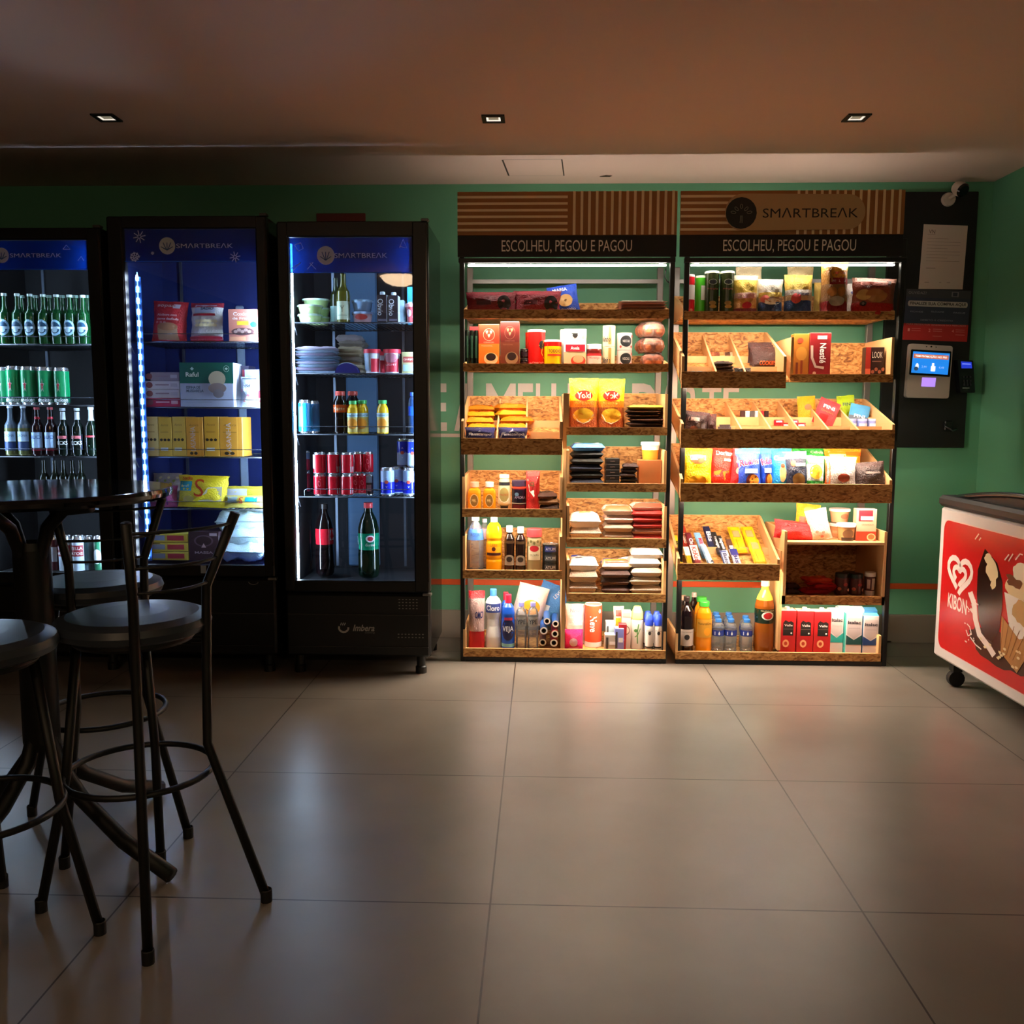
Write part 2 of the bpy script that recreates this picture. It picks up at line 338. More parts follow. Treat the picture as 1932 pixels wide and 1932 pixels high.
def tray(r, cx, xp, yt, yb, ybk, key, Yl=RY-.005, Yb=RB-.035, bin_=0, div=(), cross=(), led=1, sl=None, s0=None, s1=None, lipm=None):
    ym = (yt+yb)/2; X0 = P(xp[0], ym, Yl)[0]; X1 = P(xp[1], ym, Yl)[0]; xm = (xp[0]+xp[1])/2
    zt = P(xm, yt, Yl)[1]; zb = P(xm, yb, Yl)[1]; zk = P(xm, ybk, Yb)[1]; t = .012; zf = zb+.022
    T = lambda a, b_, c, d, e, f: (a-cx, b_-cx, c-RY, d-RY, e, f)
    mb = MB(); mb.box(*T(X0, X1, Yl, Yl+t, zb, zt), OSB); mb.box(*T(X0, X1, Yl, Yl+t, zt, zt+.0025), OSBP)
    if bin_:
        zr = zk-bin_; mb.prism([(Yl+t-RY, zf-.008), (Yb-RY, zr-.008), (Yb-RY, zr), (Yl+t-RY, zf)], X0-cx, X1-cx, OSB)
    else: zr = zf; mb.box(*T(X0, X1, Yl+t, Yb, zf-.01, zf), OSB)
    mb.box(*T(X0, X1, Yb-t, Yb, min(zr, zk)-.01, zk), OSB); mb.box(*T(X0, X1, Yb-t, Yb, zk, zk+.002), OSBP)
    sf = zt+.01 if sl is None else P(xm, sl, Yl)[1]
    for xx, cut in ((X0, s0), (X1-t, s1)):
        if cut == 0: continue
        pr = [(Yl+.004-RY, zf), (Yl+.004-RY, sf), (Yb-t-.02-RY, max(zk, sf if not bin_ else zk)), (Yb-t-RY, zk), (Yb-t-RY, zr)]
        mb.prism(pr, xx-cx, xx+t-cx, OSBP)
    o = part(mb, 'tray', r)
    for d in div:
        xd = X0+(X1-X0)*d; mm = MB(); mm.prism([(Yl+t-RY, zf), (Yl+t-RY, zt-.004), (Yb-t-RY, zk-.012), (Yb-t-RY, zr)], xd-.004-cx, xd+.004-cx, OSBP); part(mm, 'divider', o)
    for fr in cross:
        yy = Yl+t+(Yb-t-Yl-t)*fr; za = zf+(zr-zf)*fr; mm = MB(); mm.box(*T(X0+t, X1-t, yy, yy+.007, za-.002, za+(zt-zf)*.62), OSBP); part(mm, 'riser', o)
    if led:
        mm = MB(); mm.box(*T(X0+.03, X1-.03, Yl+.014, Yl+.034, zf-.0165, zf-.0105), LEDM); part(mm, 'light_strip', r)
    TR[key] = dict(X0=X0, X1=X1, zf=zf, zr=zr, Yl=Yl+t, Yb=Yb-t, zt=zt, zk=zk)
    return o
t1 = lambda *a, **k: tray(RK1, C1, *a, **k); t2_ = lambda *a, **k: tray(RK2, C2, *a, **k)
t1((875, 1262), 585, 601, 573, 'L1', sl=583)
t1((874, 1261), 687, 701, 672, 'L2', sl=685)
t1((870, 1061), 828, 858, 748, 'A3', Yl=RY-.04, bin_=.09, div=(.35, .64), cross=(.3, .62), sl=795)
t1((872, 1061), 961, 976, 888, 'A4', sl=900); t1((873, 1060), 1077, 1092, 996, 'A5', sl=1012)
t1((1068, 1259), 807, 821, 743, 'B3', sl=743); t1((1069, 1257), 913, 928, 843, 'B4', sl=850)
t1((1069, 1257), 1017, 1033, 941, 'B5', sl=955); t1((1069, 1256), 1121, 1136, 1036, 'B6', sl=1058)
t1((874, 1256), 1226, 1241, 1190, 'BA', sl=1190, led=0)
# centre partition of the left rack
xx = P(1064.5, 950, RY)[0]; mb = MB()
zt = P(1064, 742, RY)[1]
mb.box(xx-.009-C1, xx+.009-C1, 0, RB-.05-RY, .05, zt, OSBP); part(mb, 'partition', RK1)
t2_((1291, 1688), 588, 603, 560, 'R1', sl=586)
t2_((1286, 1483), 702, 732, 628, 'R2a', Yl=RY-.05, bin_=.085, div=(.34, .62), cross=(.28, .6), sl=672)
t2_((1491, 1685), 707, 721, 648, 'R2b', sl=636)
t2_((1285, 1688), 811, 846, 753, 'R3', Yl=RY-.06, bin_=.08, div=(.29, .43, .56, .70, .84), cross=(.3, .62), sl=800)
t2_((1284, 1683), 914, 948, 838, 'R4', Yl=RY-.06, bin_=.15, sl=905)
t2_((1278, 1471), 1065, 1095, 972, 'R5a', Yl=RY-.06, bin_=.06, div=(), cross=(.42,), sl=1055)
t2_((1274, 1662), 1232, 1246, 1200, 'BB', sl=1198, led=0)
# two-storey box on the right
def cabinet():
    Yl = RY-.03; Yb = RB-.05; X0 = P(1478, 1080, Yl)[0]; X1 = P(1671, 1080, Yl)[0]; t = .013
    z0 = P(1570, 1141, Yl)[1]; z1 = P(1570, 1125, Yl)[1]; z2 = P(1570, 1028, Yl)[1]; z3 = P(1570, 1003, Yl)[1]; zk = P(1570, 985, Yb)[1]
    T = lambda a, b_, c, d, e, f: (a-C2, b_-C2, c-RY, d-RY, e, f)
    mb = MB(); mb.box(*T(X0, X1, Yl, Yl+t, z0, z1), OSB); mb.box(*T(X0+t, X1-t, Yl+t, Yb, z1-.016, z1-.006), OSB)
    mb.box(*T(X0+t, X1-t, Yl, Yb, z2-.0, z2+.012), OSBP); mb.box(*T(X0+t, X1-t, Yb-t, Yb, z0, zk), OSB)
    for xx in (X0, X1-t): mb.prism([(Yl-RY, z0), (Yl-RY, z3), (Yb-.08-RY, zk), (Yb-RY, zk), (Yb-RY, z0)], xx-C2, xx+t-C2, OSBP)
    part(mb, 'open_box', RK2)
    mm = MB(); mm.box(*T(X0+.03, X1-.03, Yl+.016, Yl+.034, z1-.024, z1-.018), LEDM); part(mm, 'light_strip', RK2)
    TR['C0'] = dict(X0=X0+t, X1=X1-t, zf=z1-.006, zr=z1-.006, Yl=Yl+t, Yb=Yb-t, zt=z1, zk=z2); TR['C1'] = dict(X0=X0+t, X1=X1-t, zf=z2+.012, zr=z2+.012, Yl=Yl, Yb=Yb-t, zt=z2, zk=zk)
cabinet()
mb = MB(); xx = P(1473, 1150, RY)[0]; mb.box(xx-.007-C2, xx+.007-C2, .01, RB-.06-RY, .07, P(1473, 1040, RY)[1], OSBP); part(mb, 'partition', RK2)
# curled cables
mb = MB(); pts = [(1.25, 1252), (1.25, 1252)]
a = [G(1650, 1199), G(1680, 1197), G(1694, 1204), G(1690, 1212), G(1665, 1213), G(1645, 1213)]
mb.tube([(x, y, .006) for x, y in a], .005, BLK); tag(mb.build('power_cable'), 'black power cable looped on the floor at the foot of the right rack', 'cable')
mb = MB(); p = [P(1256, 512, 4.4), P(1254, 522, 4.4), P(1258, 530, 4.4), P(1264, 534, 4.4)]
mb.tube([(p[0][0]-C1, 4.4-RY, 1.885)]+[(x-C1, 4.4-RY, z) for x, z in p], .003, BLK); part(mb, 'lamp_cord', RK1)
# ================================================================== payment corner
KY = WY-.03
def KP(x, y, Y=KY): return P(x, y, Y)
a = KP(1700, 362, WY-.02); c = KP(1819, 845, WY-.02); q = KP(1850, 362, WY-.02)
tag(MB().box(1.74, c[0]+.0, WY-.022, WY-.001, c[1], a[1], mat('030303', .6), .003).build('backing_panel'), 'tall black panel on the back wall right of the display racks', 'panel')
def quad(px, Y, th=.002):
    pts = [P(x, y, Y) for x, y in px]; return pts
def sheetmap(px, Y):
    pt = [Vector(P(x, y, Y)) for x, y in px]     # bl, br, tr, tl
    def mp(u, v, o):
        a = pt[0]*(1-u)+pt[1]*u; b_ = pt[3]*(1-u)+pt[2]*u; c = a*(1-v)+b_*v; return (c.x, Y-o, c.y)
    return mp, pt
def flat_sheet(px, Y, th, colr, ds, W, H):
    mp, pt = sheetmap(px, Y); mb = MB(); mb.slab([(p.x, p.y) for p in pt], Y+.0002, Y+th, colr); mb.decals([('r', 0, 0, 1, 1, colr)]+ds, mp, W, H); return mb
GY = mat('6d625c', .6)
ds = [('t', 'VN', .2, .89, .14, .06, mat('57403a', .6)), ('r', .1, .845, .28, .85, GY), ('r', .12, .1, .22, .106, GY), ('r', .45, .1, .5, .106, GY), ('r', .62, .1, .7, .106, GY), ('r', .12, .32, .34, .328, GY)]
ds += [('r', .1, .78-k*.05, .1+.8*(.95 if k % 3 else .6), .784-k*.05, GY) for k in range(8)]
tag(flat_sheet([(1733, 545), (1816, 546), (1826, 426), (1743, 423)], WY-.0235, .001, mat('c9b8b0', .7), ds, .25, .35).build('notice_sheet'), 'white printed notice sheet on the black panel below the security camera', 'notice')
NV = '3a4152'
ds = [('r', 0, .34, 1, .84, mat('2c3448', .6)), ('r', 0, 0, 1, .33, mat('a3201f', .6)), ('p', [(.06+.025*cos(pi/2+pi*k/8), .72+.055*sin(pi/2+pi*k/8)) for k in range(9)]+[(.94+.025*cos(-pi/2+pi*k/8), .72+.055*sin(-pi/2+pi*k/8)) for k in range(9)], mat('b9b3ae', .6)),
      ('t', '*FINALIZE SUA COMPRA AQUI', .5, .72, .86, .07, mat('1a1614', .6)), ('t', 'OUVIDAZ?', .17, .93, .28, .05, mat('8f8d92', .6)), ('r', .7, .87, .81, .97, mat('77747a', .6)), ('r', .72, .885, .79, .955, mat('2c3040', .6)),
      ('t', 'PARA PRODUTOS VENDIDOS NO MERCADO', .5, .31, .92, .03, mat('c98a84', .6)), ('t', 'ESCANEIE', .18, .56, .2, .03, mat('8d93a3', .6)), ('t', 'SELECIONE', .5, .57, .2, .03, mat('8d93a3', .6)), ('t', 'PAGUE', .84, .56, .18, .03, mat('8d93a3', .6)), ('t', 'DEBITO E CREDITO', .5, .4, .5, .03, mat('8d93a3', .6)),
      ('t', '1', .08, .2, .03, .06, mat('d98c86', .6)), ('t', '2', .4, .2, .03, .06, mat('d98c86', .6)), ('t', '4', .76, .2, .03, .06, mat('d98c86', .6))]
ds += [('r', a_, b_, a_+.14, b_+.012, mat('c06a64', .6)) for a_, b_ in ((.12, .22), (.45, .22), (.8, .22), (.12, .18), (.45, .18), (.8, .18), (.45, .08), (.8, .12))]
tag(flat_sheet([(1702, 641), (1824, 645), (1832, 549), (1711, 545)], WY-.024, .0015, mat('3a3c44', .6), ds, .35, .27).build('instruction_poster'), 'dark blue and red payment instruction poster below the white notice', 'poster')
# terminal
Y = WY-.055; r = empty('self_checkout_terminal', (P(1753, 752, Y)[0], WY-.024, P(1753, 752, Y)[1])); tag(r, 'white self-checkout tablet terminal with a lit blue screen on the black panel', 'payment terminal')
ox, oy, oz = r.location
def rr(px, Y, rad=.01, n=5):
    p = [Vector(P(x, y, Y)) for x, y in px]; out = []
    for i in range(4):
        a = p[i]; b_ = (p[i-1]-a).normalized()*rad; c = (p[(i+1) % 4]-a).normalized()*rad
        for k in range(n): t_ = k/(n-1); out.append((a+b_*(1-t_)**2+c*t_**2))
    return [(q.x-ox, q.y-oz) for q in out]
px = [(1709, 750), (1790, 752), (1798, 653), (1717, 648)]
mb = MB(); mb.slab(rr(px, Y, .014), Y-oy, -.001, mat('a59a92', .45)); part(mb, 'casing', r)
mb = MB(); mb.slab(rr([(1715, 707), (1792, 711), (1795, 663), (1719, 659)], Y, .006), Y-oy-.001, Y-oy, mat('06060a', .2)); part(mb, 'bezel', r)
mp0, pt = sheetmap([(1719, 703), (1788, 707), (1792, 667), (1723, 663)], Y-.002)
mp = lambda u, v, o: tuple(a-b_ for a, b_ in zip(mp0(u, v, o), (ox, oy, oz)))
SB = mat('1f7fe0', .4, 0, 1.0); SW = mat('ffffff', .4, 0, .9)
mb = MB(); mb.decals([('r', 0, 0, 1, 1, SB), ('r', .02, .7, .98, .9, mat('d0785a', .4, 0, .7)), ('t', '*TEM PROMOÇÃO NO FRI!', .5, .8, .86, .13, SW), ('e', .14, .3, .045, .16, SW), ('e', .12, .2, .06, .1, mat('38506a', .4, 0, .6)), ('r', .52, .12, .64, .36, SW), ('r', .54, .36, .6, .5, SW), ('t', '2,99', .33, .3, .14, .12, mat('9cc6f5', .4, 0, .8)), ('t', '4,49', .8, .3, .14, .12, mat('9cc6f5', .4, 0, .8))], mp, .2, .12); part(mb, 'screen', r)
mp0b, _ = sheetmap([(1738, 729), (1764, 730), (1766, 713), (1740, 712)], Y-.0015); mp = lambda u, v, o: tuple(a-b_ for a, b_ in zip(mp0b(u, v, o), (ox, oy, oz)))
mb = MB(); mb.decals([('r', 0, 0, 1, 1, mat('b48cff', .4, 0, .9))], mp); part(mb, 'scanner_window', r)
mb = MB()
for x, y, q in ((1748, 654, .0025), (1757, 654, .0042), (1766, 655, .0025)):
    a = P(x, y, Y); mb.lathe([(0, -.002), (q, -.002), (q, 0)], mat('111111', .2), 10, (a[0]-ox, Y-oy, a[1]-oz), 'y')
part(mb, 'camera_lens', r)
# hand-held card machine
Y = WY-.07; a = P(1824, 742, Y); r = empty('card_machine', (a[0], WY-.024, a[1])); tag(r, 'black hand-held card machine with a small blue display right of the white terminal', 'card machine')
ox, oy, oz = r.location
mb = MB(); mb.slab(rr([(1812, 741), (1840, 741), (1836, 680), (1807, 678)], Y, .008), Y-oy, 0, mat('141416', .25))
mp0c, _ = sheetmap([(1813, 740), (1839, 740), (1836, 680), (1809, 679)], Y-.001)
mb.decals([('t', 'III', .5, .3, .5, .1, mat('2a2a2e', .4))]+[('r', .2+.22*i, .2+.12*j_, .34+.22*i, .27+.12*j_, mat('26262a', .4)) for i in range(3) for j_ in range(3)]+[('r', .1, .12, .6, .14, mat('9a9a9a', .3))], lambda u, v, o: tuple(a-b_ for a, b_ in zip(mp0c(u, v, o), (ox, oy, oz)))); part(mb, 'casing', r)
mp0d, _ = sheetmap([(1814, 695), (1834, 695), (1833, 683), (1813, 682)], Y-.0015)
mb = MB(); mb.decals([('r', 0, 0, 1, 1, mat('2a44ee', .4, 0, .6)), ('r', .1, .6, .9, .72, mat('8fa4ff', .4, 0, .9))], lambda u, v, o: tuple(a-b_ for a, b_ in zip(mp0d(u, v, o), (ox, oy, oz)))); part(mb, 'display', r)
# small chrome hook holder at the bottom of the panel
a = P(1794, 805, WY-.04); mb = MB(); mb.tube([(a[0]-.03, WY-.026, a[1]+.02), (a[0]-.03, WY-.05, a[1]), (a[0], WY-.06, a[1]-.02), (a[0]+.025, WY-.05, a[1]-.012)], .006, mat('55575a', .2, .8)); mb.box(a[0]-.03, a[0]+.01, WY-.04, WY-.024, a[1]-.02, a[1]+.03, BLK, .004)
tag(mb.build('handset_cradle'), 'small black and chrome cradle near the bottom of the black panel', 'cradle')
# security camera
a = P(1788, 377, WY-.02); r = empty('security_camera', (a[0], WY-.022, a[1])); tag(r, 'small white round security camera high on the black panel', 'security camera')
WH = mat('c4b4a8', .4)
mb = MB(); mb.lathe([(0, -.022), (.03, -.02), (.034, -.008), (.034, .0)], WH, 20, (0, 0, 0), 'y'); part(mb, 'base', r)
mb = MB(); mb.tube([(0, -.02, 0), (.02, -.04, .02), (.03, -.05, .035)], .009, WH); part(mb, 'arm', r)
mb = MB(); mb.lathe([(0, -.03), (.026, -.03), (.034, -.02), (.036, .01), (.03, .028), (0, .03)], [mat('0b0b0c', .15), mat('0b0b0c', .15), WH, WH, WH], 20, (0, 0, 0), 'y'); h = part(mb, 'camera_head', r, (.032, -.06, .038)); h.rotation_euler = (.55, 0, .35)
# ================================================================== ice cream chest freezer along the right wall
FX = 1.785; FY0 = 2.75; FY1 = 4.07; FD = .455
r = empty('ice_cream_freezer', (FX, FY1, 0), .0); tag(r, 'ice cream chest freezer with red printed front and dark lid along the right wall', 'chest freezer')
r.rotation_euler.z = .012
WHT = mat('d9d0cb', .35); RED = mat('c9161a', .3)
L_ = FY1-FY0; Z0, Z1 = .118, .797
part(MB().box(0, FD-.03, -L_, 0, Z0, Z1, WHT, .012), 'body', r)
# front graphic on the x = 0 face ; u runs towards the camera (right in view), v up
mpF = lambda u, v, o: (-.0008-o, -u*L_, Z0+v*(Z1-Z0)); WF, HF = L_, Z1-Z0
def rrect(a, b_, c, d, ra, rb, n=6):
    out = []
    for cx_, cy_, s in ((c-ra, b_+rb, 3), (c-ra, d-rb, 0), (a+ra, d-rb, 1), (a+ra, b_+rb, 2)):
        out += [(cx_+ra*cos(pi/2*(s+k/n)), cy_+rb*sin(pi/2*(s+k/n))) for k in range(n+1)]
    return out
mb = MB(); CR = mat('f1dcd2', .35); PK = mat('e9c9bd', .35)
ds = [('p', rrect(.03, .07, .97, .925, .03, .07), PK), ('p', rrect(.034, .078, .966, .917, .03, .07), RED)]
def heart(cx_, cy_, s, t0, t1, n=26): return [(cx_+s*1.25*(16*sin(t)**3)/17/WF*.5, cy_+s*(13*cos(t)-5*cos(2*t)-2*cos(3*t)-cos(4*t))/17/HF*.5) for t in [t0+(t1-t0)*k/n for k in range(n+1)]]
ds += [('l', heart(.16, .6, .178, -2.55, 3.0), .017/.9, CR), ('l', heart(.16, .59, .092, -2.2, 3.14), .016/.9, CR)]
ds += [('t', '*KIBON', .155, .41, .13, .095, CR), ('t', 'o', .25, .44, .008, .01, CR)]
BR = mat('24100b', .25); BR2 = mat('3a1a10', .3); CM = mat('e8cfa0', .4)
def blob(cx_, cy_, ru, rv, c, j=.0, n=22, sd=1, rot=0):
    rg = random.Random(sd); o = []
    for k in range(n):
        t = 2*pi*k/n; q = 1+rg.uniform(-j, j); x, y = ru*cos(t)*q*WF, rv*sin(t)*q*HF; o.append((cx_+(x*cos(rot)-y*sin(rot))/WF, cy_+(x*sin(rot)+y*cos(rot))/HF))
    return ('p', o, c)
# the splash, the coated bar and the cone printed on the front
ds += [blob(.335, .14, .13, .1, BR2, .12, 26, 3), ('l', [(.195, .4), (.215, .34), (.225, .25), (.245, .17), (.29, .12), (.31, .09)], .022, CR), ('l', [(.2, .3), (.225, .27), (.232, .2)], .01, CR)]
bar = [(.247, .69), (.30, .63), (.325, .53), (.33, .4), (.325, .25), (.30, .16), (.27, .17), (.24, .25), (.225, .4), (.222, .55)]
ds += [('p', [(u, v) for u, v in bar], BR), blob(.28, .58, .022, .07, CM, .25, 16, 5, .5), blob(.262, .64, .015, .03, CM, .2, 12, 6, .7), blob(.29, .5, .012, .035, CM, .2, 12, 7, -.2)]
ds += [blob(.385, .52, .05, .06, CM, .1, 20, 8), blob(.37, .56, .03, .04, mat('6b3a1c', .4), .3, 14, 9), blob(.395, .62, .035, .05, mat('f0e2c8', .4), .12, 18, 10), ('p', [(.335, .48), (.47, .46), (.45, .3), (.4, .25), (.36, .3)], mat('efe6da', .4)), blob(.40, .4, .03, .07, mat('c99f63', .4), .2, 16, 11),
       ('p', [(.33, .34), (.40, .25), (.47, .32), (.40, .06), (.335, .13)], mat('b98349', .4))]
ds += [('l', [(.34+.02*k, .33-.01*k), (.335+.012*k, .14-.005*k)], .002, mat('8d5c2a', .4)) for k in range(5)]
ds += [('l', p_, .004, CR) for p_ in ([(.205, .73), (.22, .77)], [(.222, .73), (.23, .75)], [(.33, .66), (.345, .70)], [(.345, .66), (.36, .71)], [(.37, .68), (.385, .72), (.395, .72)], [(.185, .31), (.2, .29)], [(.19, .16), (.2, .13), (.215, .15), (.205, .19), (.192, .2)], [(.21, .13), (.235, .1), (.26, .09)])]
rg = random.Random(4); ds += [blob(rg.uniform(.18, .24), rg.uniform(.05, .42), .003, .005, CR, .1, 8, k) for k in range(12)]+[blob(rg.uniform(.25, .42), rg.uniform(.08, .2), .006, .008, CM, .2, 8, k) for k in range(14)]
for i, d in enumerate(ds): mb.decal(d, (lambda u, v, o: (-.0008-o*.25, -u*L_, Z0+v*(Z1-Z0))) if i < 6 else (lambda u, v, o: (-.0008-o*.25, -(.36+(u-.28)*1.45)*L_, Z0+(v+.115)*(Z1-Z0))), i, WF, HF)
part(mb, 'front_graphic', r)
GR = mat('171514', .5)
mb = MB(); mb.box(-.012, FD-.02, -L_-.01, .008, Z1, Z1+.05, GR, .014); part(mb, 'top_frame', r)
mb = MB(); n = 14; pts = [(-.1-(L_-.2)*k/n, Z1+.048+.05*sin(pi*k/n)) for k in range(n+1)]
vs = [(x, y, z+(.03*sin(pi*(x-.03)/(FD-.08)) if 0 else 0)) for x in (.03, FD-.05) for y, z in pts]
mb.add(vs, [(k, k+1, n+2+k, n+1+k) for k in range(n)], mat('0b0d0e', .08), True); mb.add(vs, [tuple(range(n+1))[::-1]], GR); mb.tube([(.03, y, z) for y, z in pts], .012, mat('1b1a1a', .25)); part(mb, 'glass_lid', r)
for yy in (-.1, -L_+.1):
    for x in (.06, FD-.1):
        mb = MB(); mb.box(x-.02, x+.02, yy-.02, yy+.02, .07, Z0+.005, mat('2a2a2a', .4)); mb.lathe([(0, -.015), (.035, -.015), (.037, 0), (.035, .015), (0, .015)], mat('101010', .5), 16, (x, yy, .037), 'y'); part(mb, 'caster', r)
# ================================================================== glass door refrigerators
FRY = 4.03
COLD = mat('c4e0ff', .4, 0, E_FR); COLD2 = mat('d6ebff', .4, 0, E_FR2)
DOORG = mat('ffffff', .02, 0, 0, 'glass')
FRM = mat('040404', .45); FRM2 = mat('131110', .4)
BND = bpy.data.materials.new('blue_band_print'); BND.use_nodes = True
_b = BND.node_tree.nodes['Principled BSDF']; _b.inputs['Base Color'].default_value = rgb('143a6a'); _b.inputs['Roughness'].default_value = .35
_N = BND.node_tree.nodes; _L = BND.node_tree.links
_tl = _N.new('ShaderNodeBsdfTranslucent'); _tl.inputs[0].default_value = rgb('1c4c92'); _tp = _N.new('ShaderNodeBsdfTransparent'); _tp.inputs[0].default_value = rgb('5f95d8')
_m1 = _N.new('ShaderNodeMixShader'); _m1.inputs[0].default_value = .55; _L.new(_b.outputs[0], _m1.inputs[1]); _L.new(_tl.outputs[0], _m1.inputs[2])
_m2 = _N.new('ShaderNodeMixShader'); _m2.inputs[0].default_value = .4; _L.new(_m1.outputs[0], _m2.inputs[1]); _L.new(_tp.outputs[0], _m2.inputs[2]); _L.new(_m2.outputs[0], _N['Material Output'].inputs[0])
LOGO = mat('eef4fa', .5)
_b3 = LOGO.node_tree; _t3 = _b3.nodes.new('ShaderNodeBsdfTranslucent'); _t3.inputs[0].default_value = rgb('f4f8ff'); _m3 = _b3.nodes.new('ShaderNodeMixShader'); _m3.inputs[0].default_value = .35
_b3.links.new(_b3.nodes['Principled BSDF'].outputs[0], _m3.inputs[1]); _b3.links.new(_t3.outputs[0], _m3.inputs[2]); _b3.links.new(_m3.outputs[0], _b3.nodes['Material Output'].inputs[0])
FS = {}
def flake(u, v, s, a, arms=8, tw=0):
    ds = []
    for k in range(arms):
        t = 2*pi*k/arms+.2; c, q = cos(t), sin(t); ds.append(('l', [(u+s*.18*c*a, v+s*.18*q), (u+s*c*a, v+s*q)], .007, LOGO))
        if tw: ds += [('l', [(u+s*.6*c*a, v+s*.6*q), (u+s*(.85*cos(t+d))*a, v+s*.85*sin(t+d))], .006, LOGO) for d in (-.35, .35)]
    return ds
def fridge(key, X0, X1, top, gx0, gx1, gz0, gz1, band, label, shelves, liner, depth=.52, tilt=0, yaw=0):
    r = empty('display_refrigerator', ((X0+X1)/2, FRY, 0)); tag(r, label, 'display refrigerator', None); cx = (X0+X1)/2
    Yb = FRY+depth; W = X1-X0; z0 = .075; lin_ = mat(liner, .85)
    B = lambda mb, a, b_, c, d, e, f, m, bv=0: mb.box(a-cx, b_-cx, c-FRY, d-FRY, e, f, m, bv)
    zi = gz0-.03; zt = top-.035
    mb = MB(); B(mb, X0+.004, X0+.03, FRY+.05, Yb, z0, top, FRM, .006); part(mb, 'side_panel', r)
    mb = MB(); B(mb, X1-.03, X1-.004, FRY+.05, Yb, z0, top, mat('060606', .12), .006); part(mb, 'side_panel', r)
    mb = MB(); B(mb, X0+.03, X1-.03, Yb-.02, Yb, z0, top, FRM); part(mb, 'back_panel', r)
    mb = MB(); B(mb, X0+.03, X1-.03, FRY+.05, Yb-.02, zt, top, FRM); part(mb, 'top_panel', r)
    mb = MB(); B(mb, X0+.03, X1-.03, FRY+.05, Yb-.02, z0, zi, FRM); part(mb, 'compressor_housing', r)
    mb = MB(); a, b_ = X0+.03, X1-.03
    B(mb, a, b_, Yb-.032, Yb-.02, zi, zt, lin_); B(mb, a, a+.01, FRY+.055, Yb-.03, zi, zt, lin_); B(mb, b_-.01, b_, FRY+.055, Yb-.03, zi, zt, lin_)
    B(mb, a, b_, FRY+.055, Yb-.03, zi, zi+.01, lin_); B(mb, a, b_, FRY+.055, Yb-.03, zt-.01, zt, mat('20242a', .5)); part(mb, 'inner_liner', r)
    # door
    mb = MB(); Y0, Y1 = FRY, FRY+.045
    B(mb, X0, gx0, Y0, Y1, gz0-.05, top-.003, FRM, .006); B(mb, gx1, X1, Y0, Y1, gz0-.05, top-.003, FRM, .006)
    B(mb, gx0-.006, gx1+.006, Y0, Y1, gz1, top-.003, FRM, .004); B(mb, gx0-.006, gx1+.006, Y0, Y1, gz0-.05, gz0, FRM, .004)
    for q in (0, 1): B(mb, gx0-.012, gx0-.004, Y0-.002, Y0+.002, gz0-.01, gz1+.01, mat('2b2826', .2), .001) if q else B(mb, X1-.01, X1-.004, Y0-.002, Y0+.003, gz0, top-.02, mat('3a3634', .15, .6), .001)
    d = part(mb, 'door', r)
    mb = MB(); B(mb, gx0, gx1, Y0+.014, Y0+.017, gz0, gz1, DOORG); part(mb, 'door_glass', d)
    mb = MB(); zb = band; H = gz1-zb-.004; Wb = gx1-gx0-.002
    B(mb, gx0+.001, gx1-.001, Y0+.019, Y0+.020, zb, gz1-.002, BND)
    mp = lambda u, v, o: (gx0+.001-cx+u*Wb, Y0+.0125-FRY-o, zb+v*H); asp = H/Wb
    lx = {'1': .28, '2': .325, '3': .30}[key]
    ds = [('e', lx, .5, .33*asp*.8, .27, LOGO), ('t', 'SMΛRTBREΛK', lx+.285, .5, .43, .15, LOGO)]
    for k in (-1, 0, 1): ds.append(('l', [(lx+.004*k, .36), (lx+.03*k, .6)], .006, mat('2a5a9a', .5)))
    for k in (-1, 1): ds.append(('l', [(lx, .36), (lx+.045*k, .47)], .006, mat('2a5a9a', .5)))
    ds.append(('r', 0, 0, 1, .02, mat('3f7fe0', .5)))
    if key == '2': ds += flake(.12, .78, .2, asp, 8)+flake(.085, .14, .16, asp, 8, 1)+flake(.85, .12, .17, asp, 8)+flake(.23, .24, .05, asp, 6)
    if key == '3': ds += [('l', [(.05, .8), (.1, .86), (.12, .7), (.08, .62), (.05, .8)], .006, LOGO), ('l', [(.03, .05), (.1, .3), (.05, .2), (.02, .12)], .006, LOGO), ('l', [(.15, .1), (.2, .3), (.17, .28), (.22, .1)], .006, LOGO), ('l', [(.9, .7), (.93, .95), (.96, .7), (.9, .75)], .006, LOGO)]
    if key == '1': ds += [('l', [(.8, .7), (.83, .85), (.86, .7), (.8, .7)], .006, LOGO), ('l', [(.92, .3), (.95, .45), (.97, .3)], .006, LOGO)]
    mm = MB(); mm.decals(ds, mp, Wb, H); part(mb, 'print_band', d); part(mm, 'band_lettering', d)
    # lights
    e2 = COLD2 if key == '2' else COLD
    sides = (0,) if key == '2' else (0, 1)
    for q in sides:
        xa = (a+.012) if q == 0 else (b_-.022); ya = FRY+.056
        if key == '2':
            xa = gx0+.032
            mb = MB(); B(mb, xa-.012, xa+.016, FRY+.058, FRY+.062, gz0+.01, gz1-.2, mat('1c4070', .3)); n = 26; h = (gz1-.2-gz0)/n
            for k in range(n): zc = gz0+.02+h*(k+.5); B(mb, xa-.003, xa+.003, FRY+.0525, FRY+.057, zc-.012, zc+.012, COLD2); B(mb, xa-.001, xa+.003, FRY+.053, FRY+.057, zc-h*.5, zc+h*.5, mat('7db4ff', .4, 0, 3))
            part(mb, 'light_strip', r)
            mb = MB(); B(mb, b_-.02, b_-.012, ya, ya+.012, gz0+.05, gz1-.2, COLD2); part(mb, 'light_strip', r)
        else:
            mb = MB(); B(mb, xa+.002, xa+.008, ya, ya+.014, gz0, gz1-.02, e2); part(mb, 'light_strip', r)
    # standards at the back, shelves
    for xx in (a+.014, b_-.03, a+.012):
        pass
